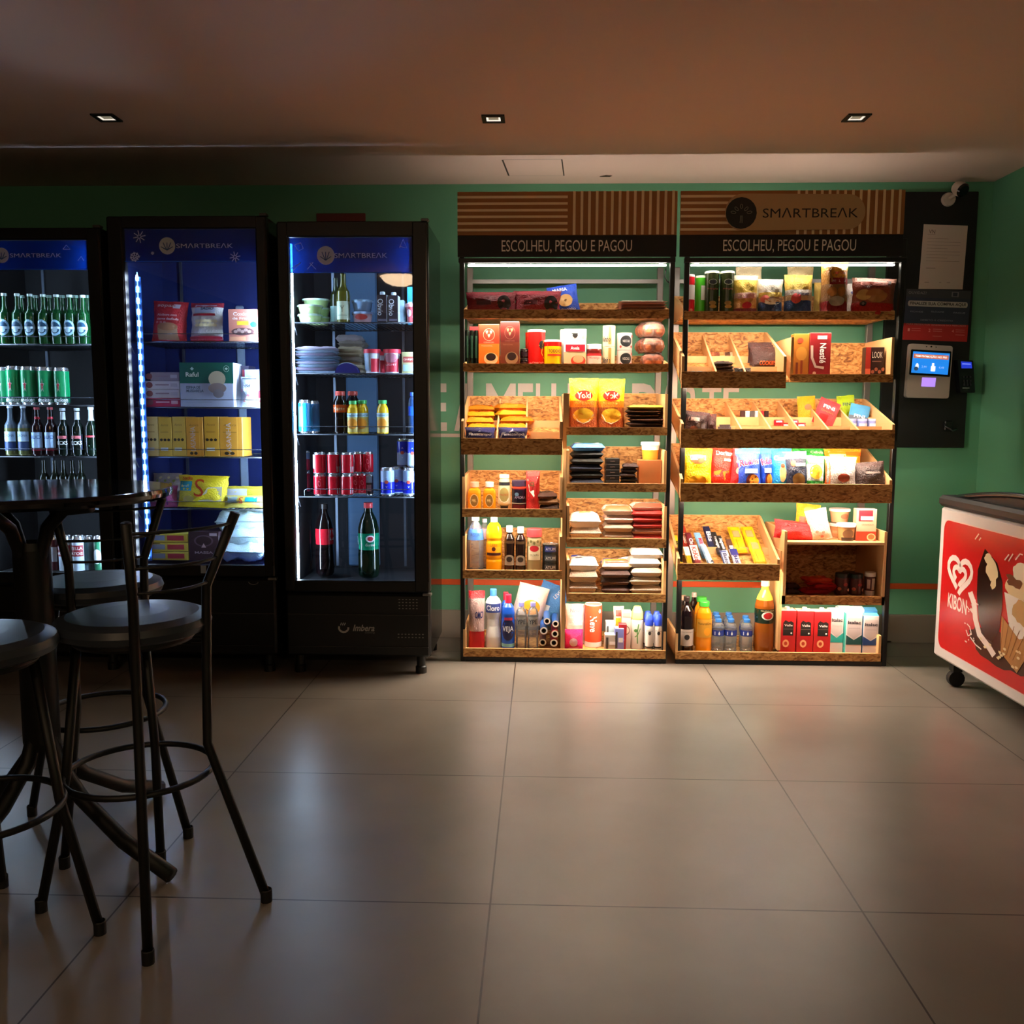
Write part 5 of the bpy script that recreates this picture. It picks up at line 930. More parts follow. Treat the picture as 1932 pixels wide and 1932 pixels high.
for i in range(4): pouch('candy_stick_packet', 'R3', 1461+14*i, 1481+14*i, 776+5*(i % 3), 4.46-.05*(i % 2), 'red and white sweet packet in the middle of the wide bin, '+ORD[i]+' from the left', 'packet', 'd01c2c', [('r', .2, .35, .8, .6, 'f0e8e4')], T=.018, H_=.034, lean=.5, group='red and white packets in the wide bin', crk=.3)
def fini(x0, x1, yt, Y, lab, c, roll, ds=None, h=.125): pouch('sweetener_pouch', 'R3', x0, x1, yt, Y, lab, 'pouch', c, ds, T=.02, H_=h, roll=roll, lean=.12, pinch=.0, crk=.1)
fini(1508, 1542, 744, 4.52, 'yellow sweet pouch behind the tilted red pouch', 'f0a818', -.05, [('e', .55, .55, .2, .12, 'd85a10'), ('e', .8, .4, .1, .08, '8a4a1c')])
fini(1532, 1573, 738, 4.46, 'red sweet pouch tilted to the right, standing up in the wide bin', 'e0343c', .38, [(t_, '*FINI', .5, .72, .55, .13, 'f4f0f8'), ('r', .2, .14, .6, .42, 'c81a1e'), (t_, 'Dentadura', .5, .55, .6, .07, 'f08048')], .13)
fini(1584, 1617, 746, 4.53, 'lime green sweet pouch near the right of the wide bin', 'a8c81c', -.08, [(t_, '*FINI', .55, .65, .5, .12, '1c3a14')])
fini(1600, 1638, 757, 4.47, 'blue and grey sweet pouch leaning beside the lime green one', '4aa0d8', .2, [('r', 0, 0, 1, .42, '5a6470'), (t_, '*FINI', .5, .42, .55, .16, 'f4f4f8')], .1)
for i in range(3): vess('jar', 'gum_jar', 'R3', 1600+20*i, 1619+20*i, 778, 4.43, 'small lilac gum jar at the right of the wide bin, '+['left', 'middle', 'right'][i]+' of three', 'jar', [(0, 1, '8a96d8')], 'b8c4f0', [('r', .2, .3, .8, .55, 'e0e4f8')], 'lilac gum jars', capw=.95, H_=.05)
# R4 crisps
def crisp(x0, x1, yt, Y, lab, c, ds, roll=0, T=.07, cols=None, seed=None, lean=.16, rz=0): pouch('crisps_bag', 'R4', x0, x1, yt, Y, lab, 'crisps', c, ds, T=T, roll=roll, cols=cols, lean=lean, crk=.22, seed=seed, rz=rz, group='crisps bags in the wide lower bin')
crisp(1289, 1347, 846, 4.25, 'bright yellow crisps bag at the left end of the crisps bin', 'f2c80c', [('e', .5, .74, .27, .11, 'e84a1c'), ('r', .24, .72, .76, .82, 'e8e0e8'), (t_, "*Lay's", .5, .77, .46, .1, 'a81a2c'), ('r', .35, .55, .65, .56, 'a88a10'), ('e', .5, .25, .3, .12, 'e0a008')], .02)
crisp(1341, 1384, 846, 4.29, 'orange-red tortilla chips bag second from the left', 'e8281a', [(t_, '*Doritos', .6, .88, .8, .12, 'f8f0f0'), ('p', [(.1, .42), (.45, .46), (.25, .2)], 'f08830'), ('p', [(.5, .42), (.85, .46), (.65, .2)], 'f08830'), ('r', .55, .68, .9, .74, 'f0b8a0')], .06)
crisp(1380, 1402, 846, 4.27, 'narrow red crisps bag squeezed between the orange and the dark blue bags', 'd8242c', [(t_, '*D', .55, .72, .5, .14, 'f8f0f0'), ('e', .5, .46, .2, .08, 'f09080')], .1, seed=7)
for i in range(2):
    x0, x1 = ((1394, 1442), (1438, 1464))[i]
    crisp(x0, x1, 846, 4.25+.02*i, ['deep blue ridged crisps bag, the wide front one', 'deep blue ridged crisps bag, the narrow one behind the wide front one'][i], '1c4ac8', [(t_, '*Ruffles', .5, .68, .85, .17, 'e8d8e4', 8), (t_, '*Ruffles', .5, .685, .8, .15, 'c81c34', 8), ('r', .3, .42, .85, .52, 'f0e8ec'), ('e', .6, .24, .26, .16, '5a1a14'), ('e', .68, .26, .2, .13, 'd8902c')], -.03, cols=[(0, .85, '1c4ac8'), (.85, 1.1, '38b8e8')])
crisp(1459, 1500, 846, 4.27, 'sky blue corn snack bag in the middle of the crisps bin', '1c94e0', [(t_, '*Cheetos', .5, .76, .8, .12, 'f8d870'), ('e', .5, .4, .16, .2, 'e8a868'), ('e', .5, .58, .1, .05, 'c84a2c')], .0)
crisp(1486, 1532, 852, 4.25, 'dark blue and black snack bag with a pale top near the middle', '101c3c', [('e', .35, .7, .12, .08, 'c86a50'), ('r', .45, .62, .9, .7, 'd8c0a0'), ('e', .55, .3, .28, .16, '6a4a1c')], -.05, cols=[(0, .82, '141c38'), (.82, 1.1, '7ac0e8')])
crisp(1500, 1565, 846, 4.40, 'green snack bag standing behind the middle bags', '2ca848', [('e', .3, .85, .14, .1, '1c8a34'), (t_, '*Cebola', .7, .88, .4, .08, 'd8f0d8')], 0, seed=21)
crisp(1522, 1560, 860, 4.25, 'white, yellow and green onion ring bag in front of the green one', 'e8ecd8', [(t_, '*Cebolitos', .5, .86, .8, .14, 'f4f8f0'), ('e', .5, .55, .34, .2, 'f0c840'), ('e', .5, .55, .2, .12, 'e8a020'), ('p', [(.1, .1), (.5, .25), (.9, .12), (.85, .3), (.15, .3)], '1c8a2c')], .04, cols=[(0, .3, '1c8a2c'), (.3, .78, 'c8d0d8'), (.78, 1.1, '58b868')])
crisp(1561, 1632, 847, 4.38, 'orange and yellow snack bag standing behind the silver one', 'f09a1c', [('r', .1, .7, .55, .95, 'f4d0a8'), ('r', .55, .8, 1, .9, 'f0701c')], 0, seed=23)
crisp(1560, 1622, 862, 4.25, 'silver and clear snack bag with a brown print', 'a89e98', [('e', .55, .4, .2, .12, '7a2c14'), ('r', 0, 0, .12, .9, 'e86a2c'), ('r', .3, .2, .8, .23, '8a7a70')], .03, seed=24)
crisp(1620, 1680, 872, 4.25, 'dark brown metallic snack bag at the right end of the crisps bin', '3c2a28', [('r', .3, .6, .8, .68, '8a7a74'), (t_, 'libra', .65, .7, .4, .1, '1c1414'), ('p', [(.9, .5), (1, .6), (1, .3), (.92, .3)], 'e8d8dc')], -.08, seed=25)
# R5a chocolate bars laid on the slope
def bar(x, y, L, W, c, ds, lab, a=0, T=.014, col2=None, name='chocolate_bar'):
    # (x,y) lower-left front corner in the survey; bars lie head up on a slope
    Y = 4.245+(1062-y)/88*.27; X, Z = P(x, y, Y); z = fl('R5a', Y)+.016
    s = .85; mb = MB(); cw = FILM(c)
    mb.box(-W/2, W/2, -T/2, T/2, 0, L, cw, T*.4); mb.box(-W/2+.001, W/2-.001, -.001, .001, -.006, L+.006, cw)
    mb.decals(ds, lambda u, v, o: (-W/2+u*W, -T/2-.0006-o, v*L), W, L, lambda q: mat(q, .35))
    o = mb.build(name, None, (X+W/2, Y, max(z, fl('R5a', Y)+.008))); o.rotation_euler = (-.95, 0, a); fin(o, lab, 'chocolate', 'chocolate bars on the sloped bin')
BR_ = lambda s, c='f4f0f0', w=.75, v=.5, h=.5: [(t_, '*'+s, .5, v, .8/1, .001, c)]
def vt(s, c, v=.5, k=2.6): return (t_, '*'+s, .5, v, k, .14, c, -90)
bars = [(1281, 1062, .16, .030, 'e8c81c', [vt('BIS', '1c1c1c', .45, 2)], 'yellow bar at the far left front of the chocolate bin', .12, None),
 (1278, 1030, .15, .030, 'f0d020', [vt('BIS', '1c1c1c', .5, 2)], 'yellow bar behind the front left yellow bar', .1, None),
 (1300, 1062, .15, .026, 'd8b818', [('r', 0, .6, 1, 1, 'e8dcc8')], 'yellow bar with a cream end at the front left', .1, None),
 (1313, 1062, .17, .036, '8a1c1c', [('r', 0, .35, 1, .95, 'e8d0c8'), vt('KitKat', 'a81c1c', .6)], 'white and red bar with big letters at the front', .1, None),
 (1306, 1030, .17, .032, '6a1c2c', [vt('Charge', 'f4ecec')], 'red and dark bar with white lettering in the second row', .12, None),
 (1291, 1006, .16, .036, 'a82c1c', [vt('Lollo', 'f0e0d8', .4, 2)], 'tall orange-red bar in the rear left row', .1, None),
 (1340, 1062, .17, .03, '9cc4e8', [('r', 0, 0, 1, .35, '14284c'), vt('Galak', 'e8f0f8', .4)], 'pale blue and white bar at the front centre', .2, None),
 (1325, 1030, .17, .034, '7cb4e0', [vt('Milkybar', 'c83a4c')], 'light blue bar with pink lettering behind the pale blue one', .15, None),
 (1370, 1063, .13, .034, '4a5a94', [('r', .1, .1, .9, .9, 'a8b0c8'), vt('Baton', '1c2448')], 'silver-blue bar at the front right of centre', .12, None),
 (1390, 1063, .14, .036, 'd8d4e0', [('r', 0, .7, 1, 1, '1c2470'), vt('Bis', '1c2470', .55, 2), ('e', .6, .2, .3, .1, 'c85a4c')], 'white and dark blue bar with big letters, rightmost in front', .14, None),
 (1338, 1004, .15, .036, '1c2450', [vt('Bis', 'f0f0f8', .5, 2)], 'dark navy bar in the rear row', .1, None),
 (1354, 1020, .15, .03, '242024', [vt('Prestigio', 'f0ece8', .5)], 'black and white bar in the rear row beside the navy bar', .12, None),
 (1366, 1030, .15, .028, '1c1c24', [('r', 0, 0, 1, .3, 'e8e4e0'), vt('Negresco', 'f0f0f0', .6)], 'black bar with a white foot in the middle of the bin', .15, None),
 (1381, 1032, .13, .03, '5a3424', [vt('BIS', 'f4f0ec', .4, 2)], 'brown bar with white letters right of the black bar', .12, None)]
for x, y, L_2, W_2, c, ds, lab, a, _ in bars: bar(x, y, L_2, W_2, c, ds, lab, a)
for i in range(4):
    x = (1388, 1414, 1414, 1424)[i]; y = (1015, 1000, 1014, 1046)[i]
    if i == 1: continue
    bar(x, y, .175 if i != 3 else .17, .062, 'f2b80c', [('r', .2, .55, .75, .82, 'e88a5a'), ('l', [(.2, .55), (.75, .55), (.75, .82), (.2, .82), (.2, .55)], .02, '8a3a10'), (t_, 'Talento', .5, .3, .12, .0, '8a5a10'), ('r', .3, .1, .34, .45, 'a8700c')], ['tall yellow chocolate box at the rear, left of two', '', 'tall yellow chocolate box at the rear, right of two', 'yellow chocolate box in front of the rear right one'][i], .1, .02, name='chocolate_box')
# top of the open box
K = 'C1'
pouch('snack_bag', K, 1462, 1542, 985, 4.29, 'red and orange snack bag lying at the left on top of the open box', 'bag', 'd8141a', [('p', [(.05, .5), (.4, .9), (.95, .7), (.6, .55)], 'f09a2c'), (t_, '*BOM', .4, .68, .3, .1, '3a1a10')], T=.075, roll=.12, lean=.3, crk=.3)
pouch('snack_bag', K, 1501, 1548, 952, 4.42, 'tall yellow and red snack bag standing at the back on the open box', 'bag', 'f2b020', [('r', .1, .4, .9, .6, 'e8481c'), ('e', .5, .8, .25, .1, 'f8d860')], T=.06, roll=.1, crk=.3)
pouch('popcorn_bag', K, 1534, 1576, 961, 4.30, 'white popcorn bag with red dots leaning on top of the open box', 'bag', 'cfc2ae', [('e', .4, .8, .25, .12, 'f0dca0'), (t_, 'Pipoca', .5, .55, .6, .08, '6a7ab8'), ('e', .3, .3, .08, .04, 'c87a60'), ('e', .6, .25, .08, .04, 'c87a60'), ('e', .5, .12, .08, .04, 'c85a50')], T=.05, roll=-.22, crk=.25)
vess('tub', 'dessert_tub', K, 1571, 1609, 987, 4.40, 'brown dessert tub, the lower of two at the back', 'tub', [(0, 1, 'c8946a')], 'ece4e0', [('r', .1, .3, .9, .5, 'd8a878')], capw=1.04, H_=.068)
vess('tub', 'dessert_tub', K, 1571, 1609, 955, 4.40, 'brown dessert tub with a white lid stacked on the rear tub', 'tub', [(0, 1, 'd8a47c')], 'f4ece8', [('e', .6, .45, .16, .2, 'a86a4c')], capw=1.04, up=.075, H_=.066)
vess('tub', 'dessert_tub', K, 1584, 1619, 989, 4.29, 'front dessert tub with a white lid and dark label on the open box', 'tub', [(0, 1, 'b88a58')], 'efe6e0', [('e', .5, .4, .24, .28, '6a4a30'), ('r', .2, .0, .8, .2, '2a1410')], capw=1.05)
box_('cereal_box', K, 1616, 1654, 961, 4.31, 'red and cream cereal box at the right end on top of the open box', 'box', 'e8a888', [('r', .1, .62, .8, .97, 'e0202c'), ('r', .2, .66, .85, .78, 'f4e8e4'), ('r', 0, 0, 1, .3, 'c03a22'), ('e', .75, .12, .22, .12, 'e8d0a0'), ('e', .75, .13, .16, .08, 'a87440'), (t_, 'GRANOLA', .55, .52, .6, .04, '8a2a1c')], D=.05, top='f0c8c0')
K = 'C0'
for i in range(5):
    pouch('snack_packet', K, 1516+(i % 3)*10, 1572+(i % 3)*5, 1100, 4.30+.02*(i % 2), 'shiny red snack packet in the pile inside the open box, '+['bottom', 'second', 'middle', 'fourth', 'top'][i]+' layer', 'packet', ['a8101a', 'c41c20', 'b8181a', 'd8341c', 'e0401c'][i], [('e', .5, .5, .2, .2, 'e8782c')], T=.024, D=.11, flat=True, z_=fl(K)+.014*i, group='red packets inside the open box', crk=.6, rz=(.2, -.15, .1, -.3, .25)[i])
for i in range(2): pouch('snack_packet', K, 1484, 1510, 1100, 4.30+.04*i, ['dark packet at the left inside the open box, the front one', 'dark packet at the left inside the open box, the rear one'][i], 'packet', '2c2026', [('e', .5, .5, .2, .2, '5a4a50')], T=.022, D=.09, flat=True, up=.018*i, crk=.6)
for i in range(3): vess('jar', 'glass_jar', K, (1579, 1606, 1592)[i], (1605, 1632, 1616)[i], (1083, 1084, 1080)[i], (4.30, 4.30, 4.38)[i], ['left', 'right', 'rear'][i]+' glass jar with a dark green lid inside the open box', 'jar', [(0, .84, '4a2420')], '1c2a26', [('e', .3, .3, .1, .08, 'c86a4c'), ('e', .6, .5, .12, .08, '8a2a24'), ('e', .8, .25, .1, .08, 'd8a080')], 'dark lidded jars inside the open box', capw=.95)
vess('tub', 'paper_cup', K, 1634, 1656, 1081, 4.30, 'white printed paper cup standing upside down at the right inside the open box', 'cup', [(0, .2, 'e8e0dc'), (.2, .82, '5a3a38'), (.82, 1, 'f0e8e4')], 'f0e8e4', [('r', .2, .3, .4, .7, 'c8b8b0'), ('r', .5, .25, .7, .75, 'd8c8c0')], capw=.95)
# base tray right
K = 'BB'
vess('wine', 'grape_juice_bottle', K, 1283, 1312, 1128, 4.315, 'front dark grape juice bottle with a white label', 'bottle', [(0, 1, '140c10'), (.12, .42, 'b8aca4')], '2a1c1c', [('e', .5, .28, .12, .05, '1c1418'), (t_, 'Uva Integral', .5, .37, .6, .03, '5a4a48')], None, rough=.1, capw=.42)
vess('wine', 'grape_juice_bottle', K, 1279, 1304, 1126, 4.41, 'dark bottle standing behind the front grape juice bottle', 'bottle', [(0, 1, '1c1014')], 'c8a088', None, rough=.1, capw=.42)
vess('wine', 'grape_juice_bottle', K, 1300, 1322, 1120, 4.50, 'dark bottle with a silver cap at the back, left of the orange juice', 'bottle', [(0, 1, '180e12')], 'cfc0b8', None, rough=.1, capw=.42)
for i in range(2): vess('juice', 'orange_juice_bottle', K, (1316, 1312)[i], (1346, 1340)[i], (1137, 1129)[i], (4.315, 4.42)[i], ['orange juice bottle with a green cap, the front one', 'orange juice bottle with a green cap, hidden behind the front one'][i], 'bottle', [(0, 1, 'e88c10')], '3cae3c', [('r', .1, .3, .9, .66, 'd89a30'), (t_, 'NaturalOne', .5, .58, .6, .05, '3a2a10'), ('e', .6, .42, .15, .08, 'f0a020')], 'orange juice bottles with green caps', rough=.2, capw=.66)
for c in range(3):
    for q in range((3, 3, 2)[c]):
        x0 = (1346, 1370, 1400)[c]-2*q+(3 if c == 2 else 0)*0; yt = (1144, 1141, 1147)[c]-6*q; sc = 1-.022*q
        vess('water', 'water_bottle', K, x0, x0+23.5*sc, yt, 4.32+.075*q, ['left', 'middle', 'right'][c]+' column small water bottle with a blue cap, '+['front', 'second', 'rear'][q]+' one', 'bottle', [(0, 1, CLR), (.5, .68, '2a3a8c')], '3a80d8', [('e', .5, .58, .05, .04, 'e8f0f8'), ('p', [(.46, .6), (.54, .6), (.5, .66)], 'e8f0f8'), ('r', .25, .54, .3, .64, 'a8b8e0')] if q == 0 else None, 'small water bottles with blue caps', capw=.52, H_=.162)
vess('soda2', 'soft_drink_bottle', K, 1429, 1467, 1099, 4.31, 'large amber soft drink bottle with a dark label and pale green neck', 'bottle', [(0, 1, '8a4a14'), (.42, .62, '12281c'), (.74, 1, 'b8c84c')], 'dfe8d0', [('e', .55, .53, .22, .06, 'd8d8d0'), ('e', .55, .53, .16, .045, 'b81c24'), (t_, 'GUARANA', .55, .6, .5, .02, 'c8b890')], rough=.12, capw=.42)
for i in range(3): box_('juice_carton', K, (1471, 1504, 1536)[i], (1502, 1535, 1568)[i], 1152+i, 4.32, 'red juice carton with a dark panel, '+['leftmost', 'middle', 'rightmost'][i]+' of three', 'juice', 'a8181c', [('p', [(.22, .42), (.85, .42), (.85, .72), (.7, .76), (.55, .74), (.35, .78), (.22, .72)], '1c1614'), (t_, '*Valle', .54, .66, .5, .05, 'd8d0c8'), ('r', .25, .57, .82, .575, '8a7a70'), ('e', .4, .24, .2, .09, 'e0a878'), ('e', .4, .24, .1, .045, 'a8341c'), ('e', .72, .48, .05, .02, 'e8e8e8')], D=.065, group='red juice cartons', cap='a89c98', top='f0c0a8')
for i in range(3):
    x0, x1 = ((1567, 1592), (1597, 1627), (1629, 1658))[i]; cc = ('2a9a90', '1c4a48', '1c3c74')[i]
    box_('milk_carton', K, x0, x1, (1149, 1154, 1159)[i], (4.34, 4.31, 4.31)[i], ['white and teal milk carton at the left of the milk group', 'white milk carton with a dark green foot, in the middle', 'white milk carton with a blue foot at the right end of the tray'][i], 'milk', 'd4c8c4', [('p', [(.08, .9), (.92, .9), (.92, .5), (.5, .38), (.08, .5)], 'c0b0ac'), ('p', [(0, .25), (1, .25), (1, .48), (.5, .36), (0, .48)], cc), (t_, '*Italac', .5, .78, .8, .08, '20202c'), ('r', .15, .64, .85, .645, '6a6068')], D=.065, side=('4ab8b0', '3aa8a0', '3a8ad8')[i], gable=.008, top=('e8f4f4', 'd0f0ec', '4aa8e8')[i])
for i in range(3): box_('milk_carton', K, (1583, 1605, 1630)[i], (1606, 1630, 1655)[i], (1145, 1146, 1148)[i], 4.42, 'milk carton in the rear row of the milk group, '+['left one', 'middle one', 'right one'][i], 'milk', ('e0f0f0', 'd0e8f0', '4a9ae0')[i], None, D=.065, gable=.01, top=('c8f0ec', 'e4f4fc', '58b0f0')[i])
# ================================================================== refrigerator goods
# first refrigerator: beer
S = '1'; z = lambda i: (S, i)
hein = [(0, 1, '0f4a24'), (.08, .12, '0f4a24')]
def row(kind, name, key, xs, w, yt, Y, desc, cat, bands, n0=None, group=None, slope=0, **k):
    for i, x in enumerate(xs):
        lab = desc+', '+('leftmost visible' if i == 0 else 'rightmost of its row' if i == len(xs)-1 else ORD[i]+' from the left'); vess(kind, name, key, x-w/2, x+w/2, yt+slope*i, Y, lab, cat, bands, group=group, **k)
GLB = [(0, 1, '0d3f1e')]
row('beer', 'beer_bottle', z(0), (2, 27, 51, 76, 101, 126, 151), 22, 552, 4.14, 'front green beer bottle with a silver label, top shelf', 'beer', GLB, group='green beer bottles', slope=.6, rough=.06, cap='b8ccc8', capw=.46, ds=[('e', .5, .33, .36, .16, '9ccce8'), ('e', .5, .33, .26, .115, '1c4a6a'), ('r', .14, .3, .86, .35, 'c8e4f4'), ('e', .5, .28, .14, .045, 'b8dcf0')])
row('beer', 'beer_bottle', z(0), (36, 62, 88, 113, 138, 161), 21, 556, 4.25, 'green beer bottle in the rear row, top shelf', 'beer', GLB, group='green beer bottles in the rear row', rough=.06, cap='7a9a90', capw=.46)
HC = [(0, 1, '0f8a54'), (0, .22, '0c5a44')]
star = lambda u, v, r, c, a=.45: ('p', [(u+r*a*(1 if k % 2 == 0 else .42)*sin(pi*k/5), v+r*(1 if k % 2 == 0 else .42)*cos(pi*k/5)) for k in range(10)], c)
def canrow(key, xs, w, yt, Y, desc, bands, ds, group, slope=0, up=0, H_=None, name='beer_can', cat='can'):
    row('can', name, key, xs, w, yt, Y, desc, cat, bands, group=group, slope=slope, ds=ds, rough=.25, up=up, H_=H_)
canrow(z(1), (18, 46, 79, 109), 27, 690, 4.135, 'front green beer can with a red star', HC, [star(.5, .5, .2, 'e8e8e8'), star(.5, .5, .15, 'b82034'), (t_, '*heineken', .5, .13, .8, .11, 'e4eef0')], 'green beer cans', 1)
canrow(z(1), (-2, 33, 62), 26, 692, 4.23, 'green beer can in the rear row', HC, [star(.5, .5, .2, 'e8e8e8')], 'green beer cans in the rear row')
def beer(xs, yt, desc, bands, cap, ds, group, capw=.46): row('beer', 'beer_bottle', z(2), xs, 22, yt, 4.14, desc, 'beer', bands, group=group, rough=.07, cap=cap, capw=capw, ds=ds)
beer((13, 38), 765, 'pale glass beer bottle with white and navy label', [(0, .55, '5a6038'), (.55, 1, '4a5a6a')], 'c8d8e4', [('r', .1, .28, .9, .48, 'b8d8f0'), ('r', .1, .1, .9, .27, '1c3a6a'), (t_, 'CORONA', .5, .4, .6, .05, '2a4a8a')], 'pale glass beer bottles')
beer((64, 89), 768, 'brown beer bottle with a red neck and white label', [(0, 1, '1c0c10'), (.1, .15, '7a1c2c'), (.75, .8, 'b83040')], 'b84a54', [('r', .1, .16, .9, .48, 'a8ccf0'), (t_, 'BUD', .5, .38, .6, .07, '3a5aa8')], 'red necked beer bottles')
beer((113, 140), 770, 'dark beer bottle with silver neck and shield label', [(0, 1, '0c1814'), (.76, .92, 'c8d4dc')], 'b0bcc4', [('p', [(.15, .12), (.85, .12), (.9, .45), (.5, .5), (.1, .45)], '3a4a7a'), (t_, '*BECKS', .5, .27, .7, .08, 'e8ecf4'), ('r', .25, .36, .8, .42, 'c86a74')], 'dark beer bottles with shield labels')
vess('beer', 'beer_bottle', z(2), 155, 177, 768, 4.14, 'beer bottle with a white foil neck and white label, rightmost on the third shelf', 'beer', [(0, 1, '0c1c14'), (.72, .97, 'cfe4f0')], 'd8ecf4', [('p', [(.1, .28), (.5, .2), (.9, .28), (.95, .48), (.05, .48)], 'd8f0f4'), ('r', .2, .38, .8, .42, 'c8404c')], rough=.07)
row('beer', 'beer_bottle', z(3), (78, 98, 115, 132, 148), 19, 866, 4.2, 'dark beer bottle on the fourth shelf', 'beer', [(0, 1, '141c14')], group='dark beer bottles on the fourth shelf', rough=.07)
FS['1', 9] = FS['1', 'b']
canrow(('1', 'b'), (117, 142), 24, 1012, 4.13, 'white beer can with a red label on the refrigerator floor', [(0, 1, 'c8dcec')], [('r', .1, .45, .9, .75, '9a2430'), (t_, '*STELLA', .5, .67, .7, .08, 'f0e8e8'), (t_, '*ARTOIS', .5, .53, .7, .08, 'f0e8e8')], 'white and red beer cans')
canrow(('1', 'b'), (163,), 18, 1012, 4.15, 'silver and green beer can on the refrigerator floor', [(0, 1, '6a8490')], [('r', .3, .2, .6, .9, '2c4a50')], None)
canrow(('1', 'b'), (182,), 18, 1012, 4.13, 'green and white beer can at the right on the refrigerator floor', [(0, 1, '2a6a4c')], [('e', .5, .45, .3, .2, 'd8e8e8')], None)
canrow(('1', 'b'), (99,), 16, 1012, 4.14, 'dark red can at the left on the refrigerator floor', [(0, 1, '4a2028')], [('r', .2, .3, .8, .7, 'b8c0cc')], None)
# second refrigerator: frozen food
S = '2'
pouch('soup_packet', z(0), 279, 346, 566, 4.13, 'red frozen soup packet with white lettering, leftmost on the top shelf', 'packet', 'c8303c', [(t_, '*sopas', .4, .86, .5, .09, 'f0e4ec'), ('r', .62, .81, .82, .92, 'd8dcf0'), (t_, '*Abóbora com', .46, .64, .6, .06, 'f0e4ec'), (t_, '*carne desfiada', .5, .54, .66, .06, 'f0e4ec'), ('r', .2, .04, .8, .38, 'c8a888'), ('e', .5, .35, .3, .1, 'b88a68'), (t_, 'o o o', .3, .45, .3, .04, 'f0e4ec')], T=.06, roll=.04, crk=.1)
pouch('dumpling_packet', z(0), 353, 416, 569, 4.13, 'white and dark red frozen dumpling packet in the middle of the top shelf', 'packet', 'c0c4cc', [('r', .15, .72, .8, .95, 'a8b8d8'), (t_, '*SADIO', .55, .84, .4, .08, '24345a'), ('r', .1, .64, .82, .7, 'a01c34')]+[('e', .25+.14*(k % 5), .5-.1*(k//5), .08, .045, 'e0dcb8') for k in range(10)]+[('r', 0, .06, 1, .12, 'a01c34')], T=.06, cols=[(0, .06, 'b0243c'), (.06, .9, 'ccd0d4'), (.9, 1.1, '9a1c34')], crk=.15)
box_('frozen_snack_box', z(0), 431, 485, 583, 4.12, 'pinkish orange frozen snack box at the right of the top shelf', 'box', 'd89084', [(t_, '*Coxinha', .52, .85, .7, .11, 'f8f0f4'), (t_, '*de Frango', .52, .7, .75, .11, 'f8f0f4'), ('r', .3, .5, .7, .62, 'e8d03c'), ('e', .88, .52, .12, .09, '38b8a8'), ('e', .5, .3, .4, .12, '6a4a50')]+[('e', .25+.12*k, .3+.05*(k % 2), .07, .05, 'b8a0a0') for k in range(5)]+[('r', .05, .02, .6, .14, 'f0b894')], D=.04)
box_('frozen_pie_box', z(1), 339, 440, 684, 4.115, 'large green and pale blue frozen pastry box in the middle of the second shelf', 'box', 'a8b8d8', [('r', 0, .53, 1, 1, '0f5a50'), ('p', [(.2, .86), (.235, .9), (.27, .86), (.235, .82)], 'c8dcd8'), (t_, '*Raful', .235, .73, .24, .1, 'e0e8e8'), (t_, '*ESFIHA DE', .25, .44, .26, .06, '3a4a60'), (t_, '*MUSSARELA', .28, .36, .32, .06, '3a4a60'), ('e', .7, .63, .16, .18, 'b8b09c'), ('e', .7, .42, .17, .12, '84787a'), ('e', .72, .3, .1, .1, '7c7a84'), ('l', [(.88+.05*cos(t), .86+.07*sin(t)) for t in [k*pi/8 for k in range(17)]], .006, 'c8dcd8'), ('p', [(.85, .86), (.88, .89), (.91, .86), (.88, .83)], 'c8dcd8'), ('r', .1, .1, .6, .105, '6a7a94')], D=.12, side='b8c0cc')
for i in range(4): 
    cx, z0, W, H = spot(z(1), 274, 338, 702, 4.12); h = H/4; W -= .0; c = ('b82a58', 'd0d4e0', 'd8dce8', '9a94a8')[i]; mb = MB(); mb.box(-W/2+(.025 if i == 3 else 0), W/2, 0, .12, 0, h-.001, mat(c, .4), .001)
    mb.decals([('e', .12, .5, .1, .35, '8a5a64'), ('r', .3, .45, .7, .6, '9a8aa0' if i else 'f0d8e4'), ('r', .75, .3, .95, .7, 'c0c4d4' if i else 'e8c8d8')], lambda u, v, o: (-W/2+u*W+.0, -o, v*h), W, h); fin(mb.build('frozen_meal_box', None, (cx, 4.12, z0+h*i)), ['bright pink flat meal box at the bottom of the pile, left of the green box', 'white flat meal box, lower of two white ones in the pile', 'white flat meal box, upper of two white ones in the pile', 'mauve flat meal box on top of the pile'][i], 'box', 'pile of flat meal boxes')
box_('frozen_pie_box', z(1), 445, 470, 690, 4.22, 'dark printed box right behind the large green pastry box', 'box', '3a3a54', [('r', .5, .5, .9, .9, 'a83a4c')], D=.1)
box_('frozen_snack_box', z(1), 462, 492, 697, 4.17, 'pale blue box standing at the back right of the second shelf', 'box', '9ab8d8', None, D=.05)
pouch('frozen_meat_packet', z(1), 449, 484, 710, 4.12, 'white frozen packet with a small emblem right of the green box', 'packet', 'b8cce8', [(t_, 'Sf', .5, .68, .3, .1, '1c2c5a'), ('e', .1, .52, .1, .06, 'c8a0c8'), ('p', [(.2, .15), (.5, .42), (.9, .15)], 'b87a84'), ('r', .1, .92, .9, .95, '2a3a5a')], T=.05)
pouch('frozen_meat_packet', z(1), 476, 497, 716, 4.16, 'red and white frozen packet at the right edge of the second shelf', 'packet', 'c83444', [('r', .3, .1, .8, .3, 'f0e0e4')], T=.04)
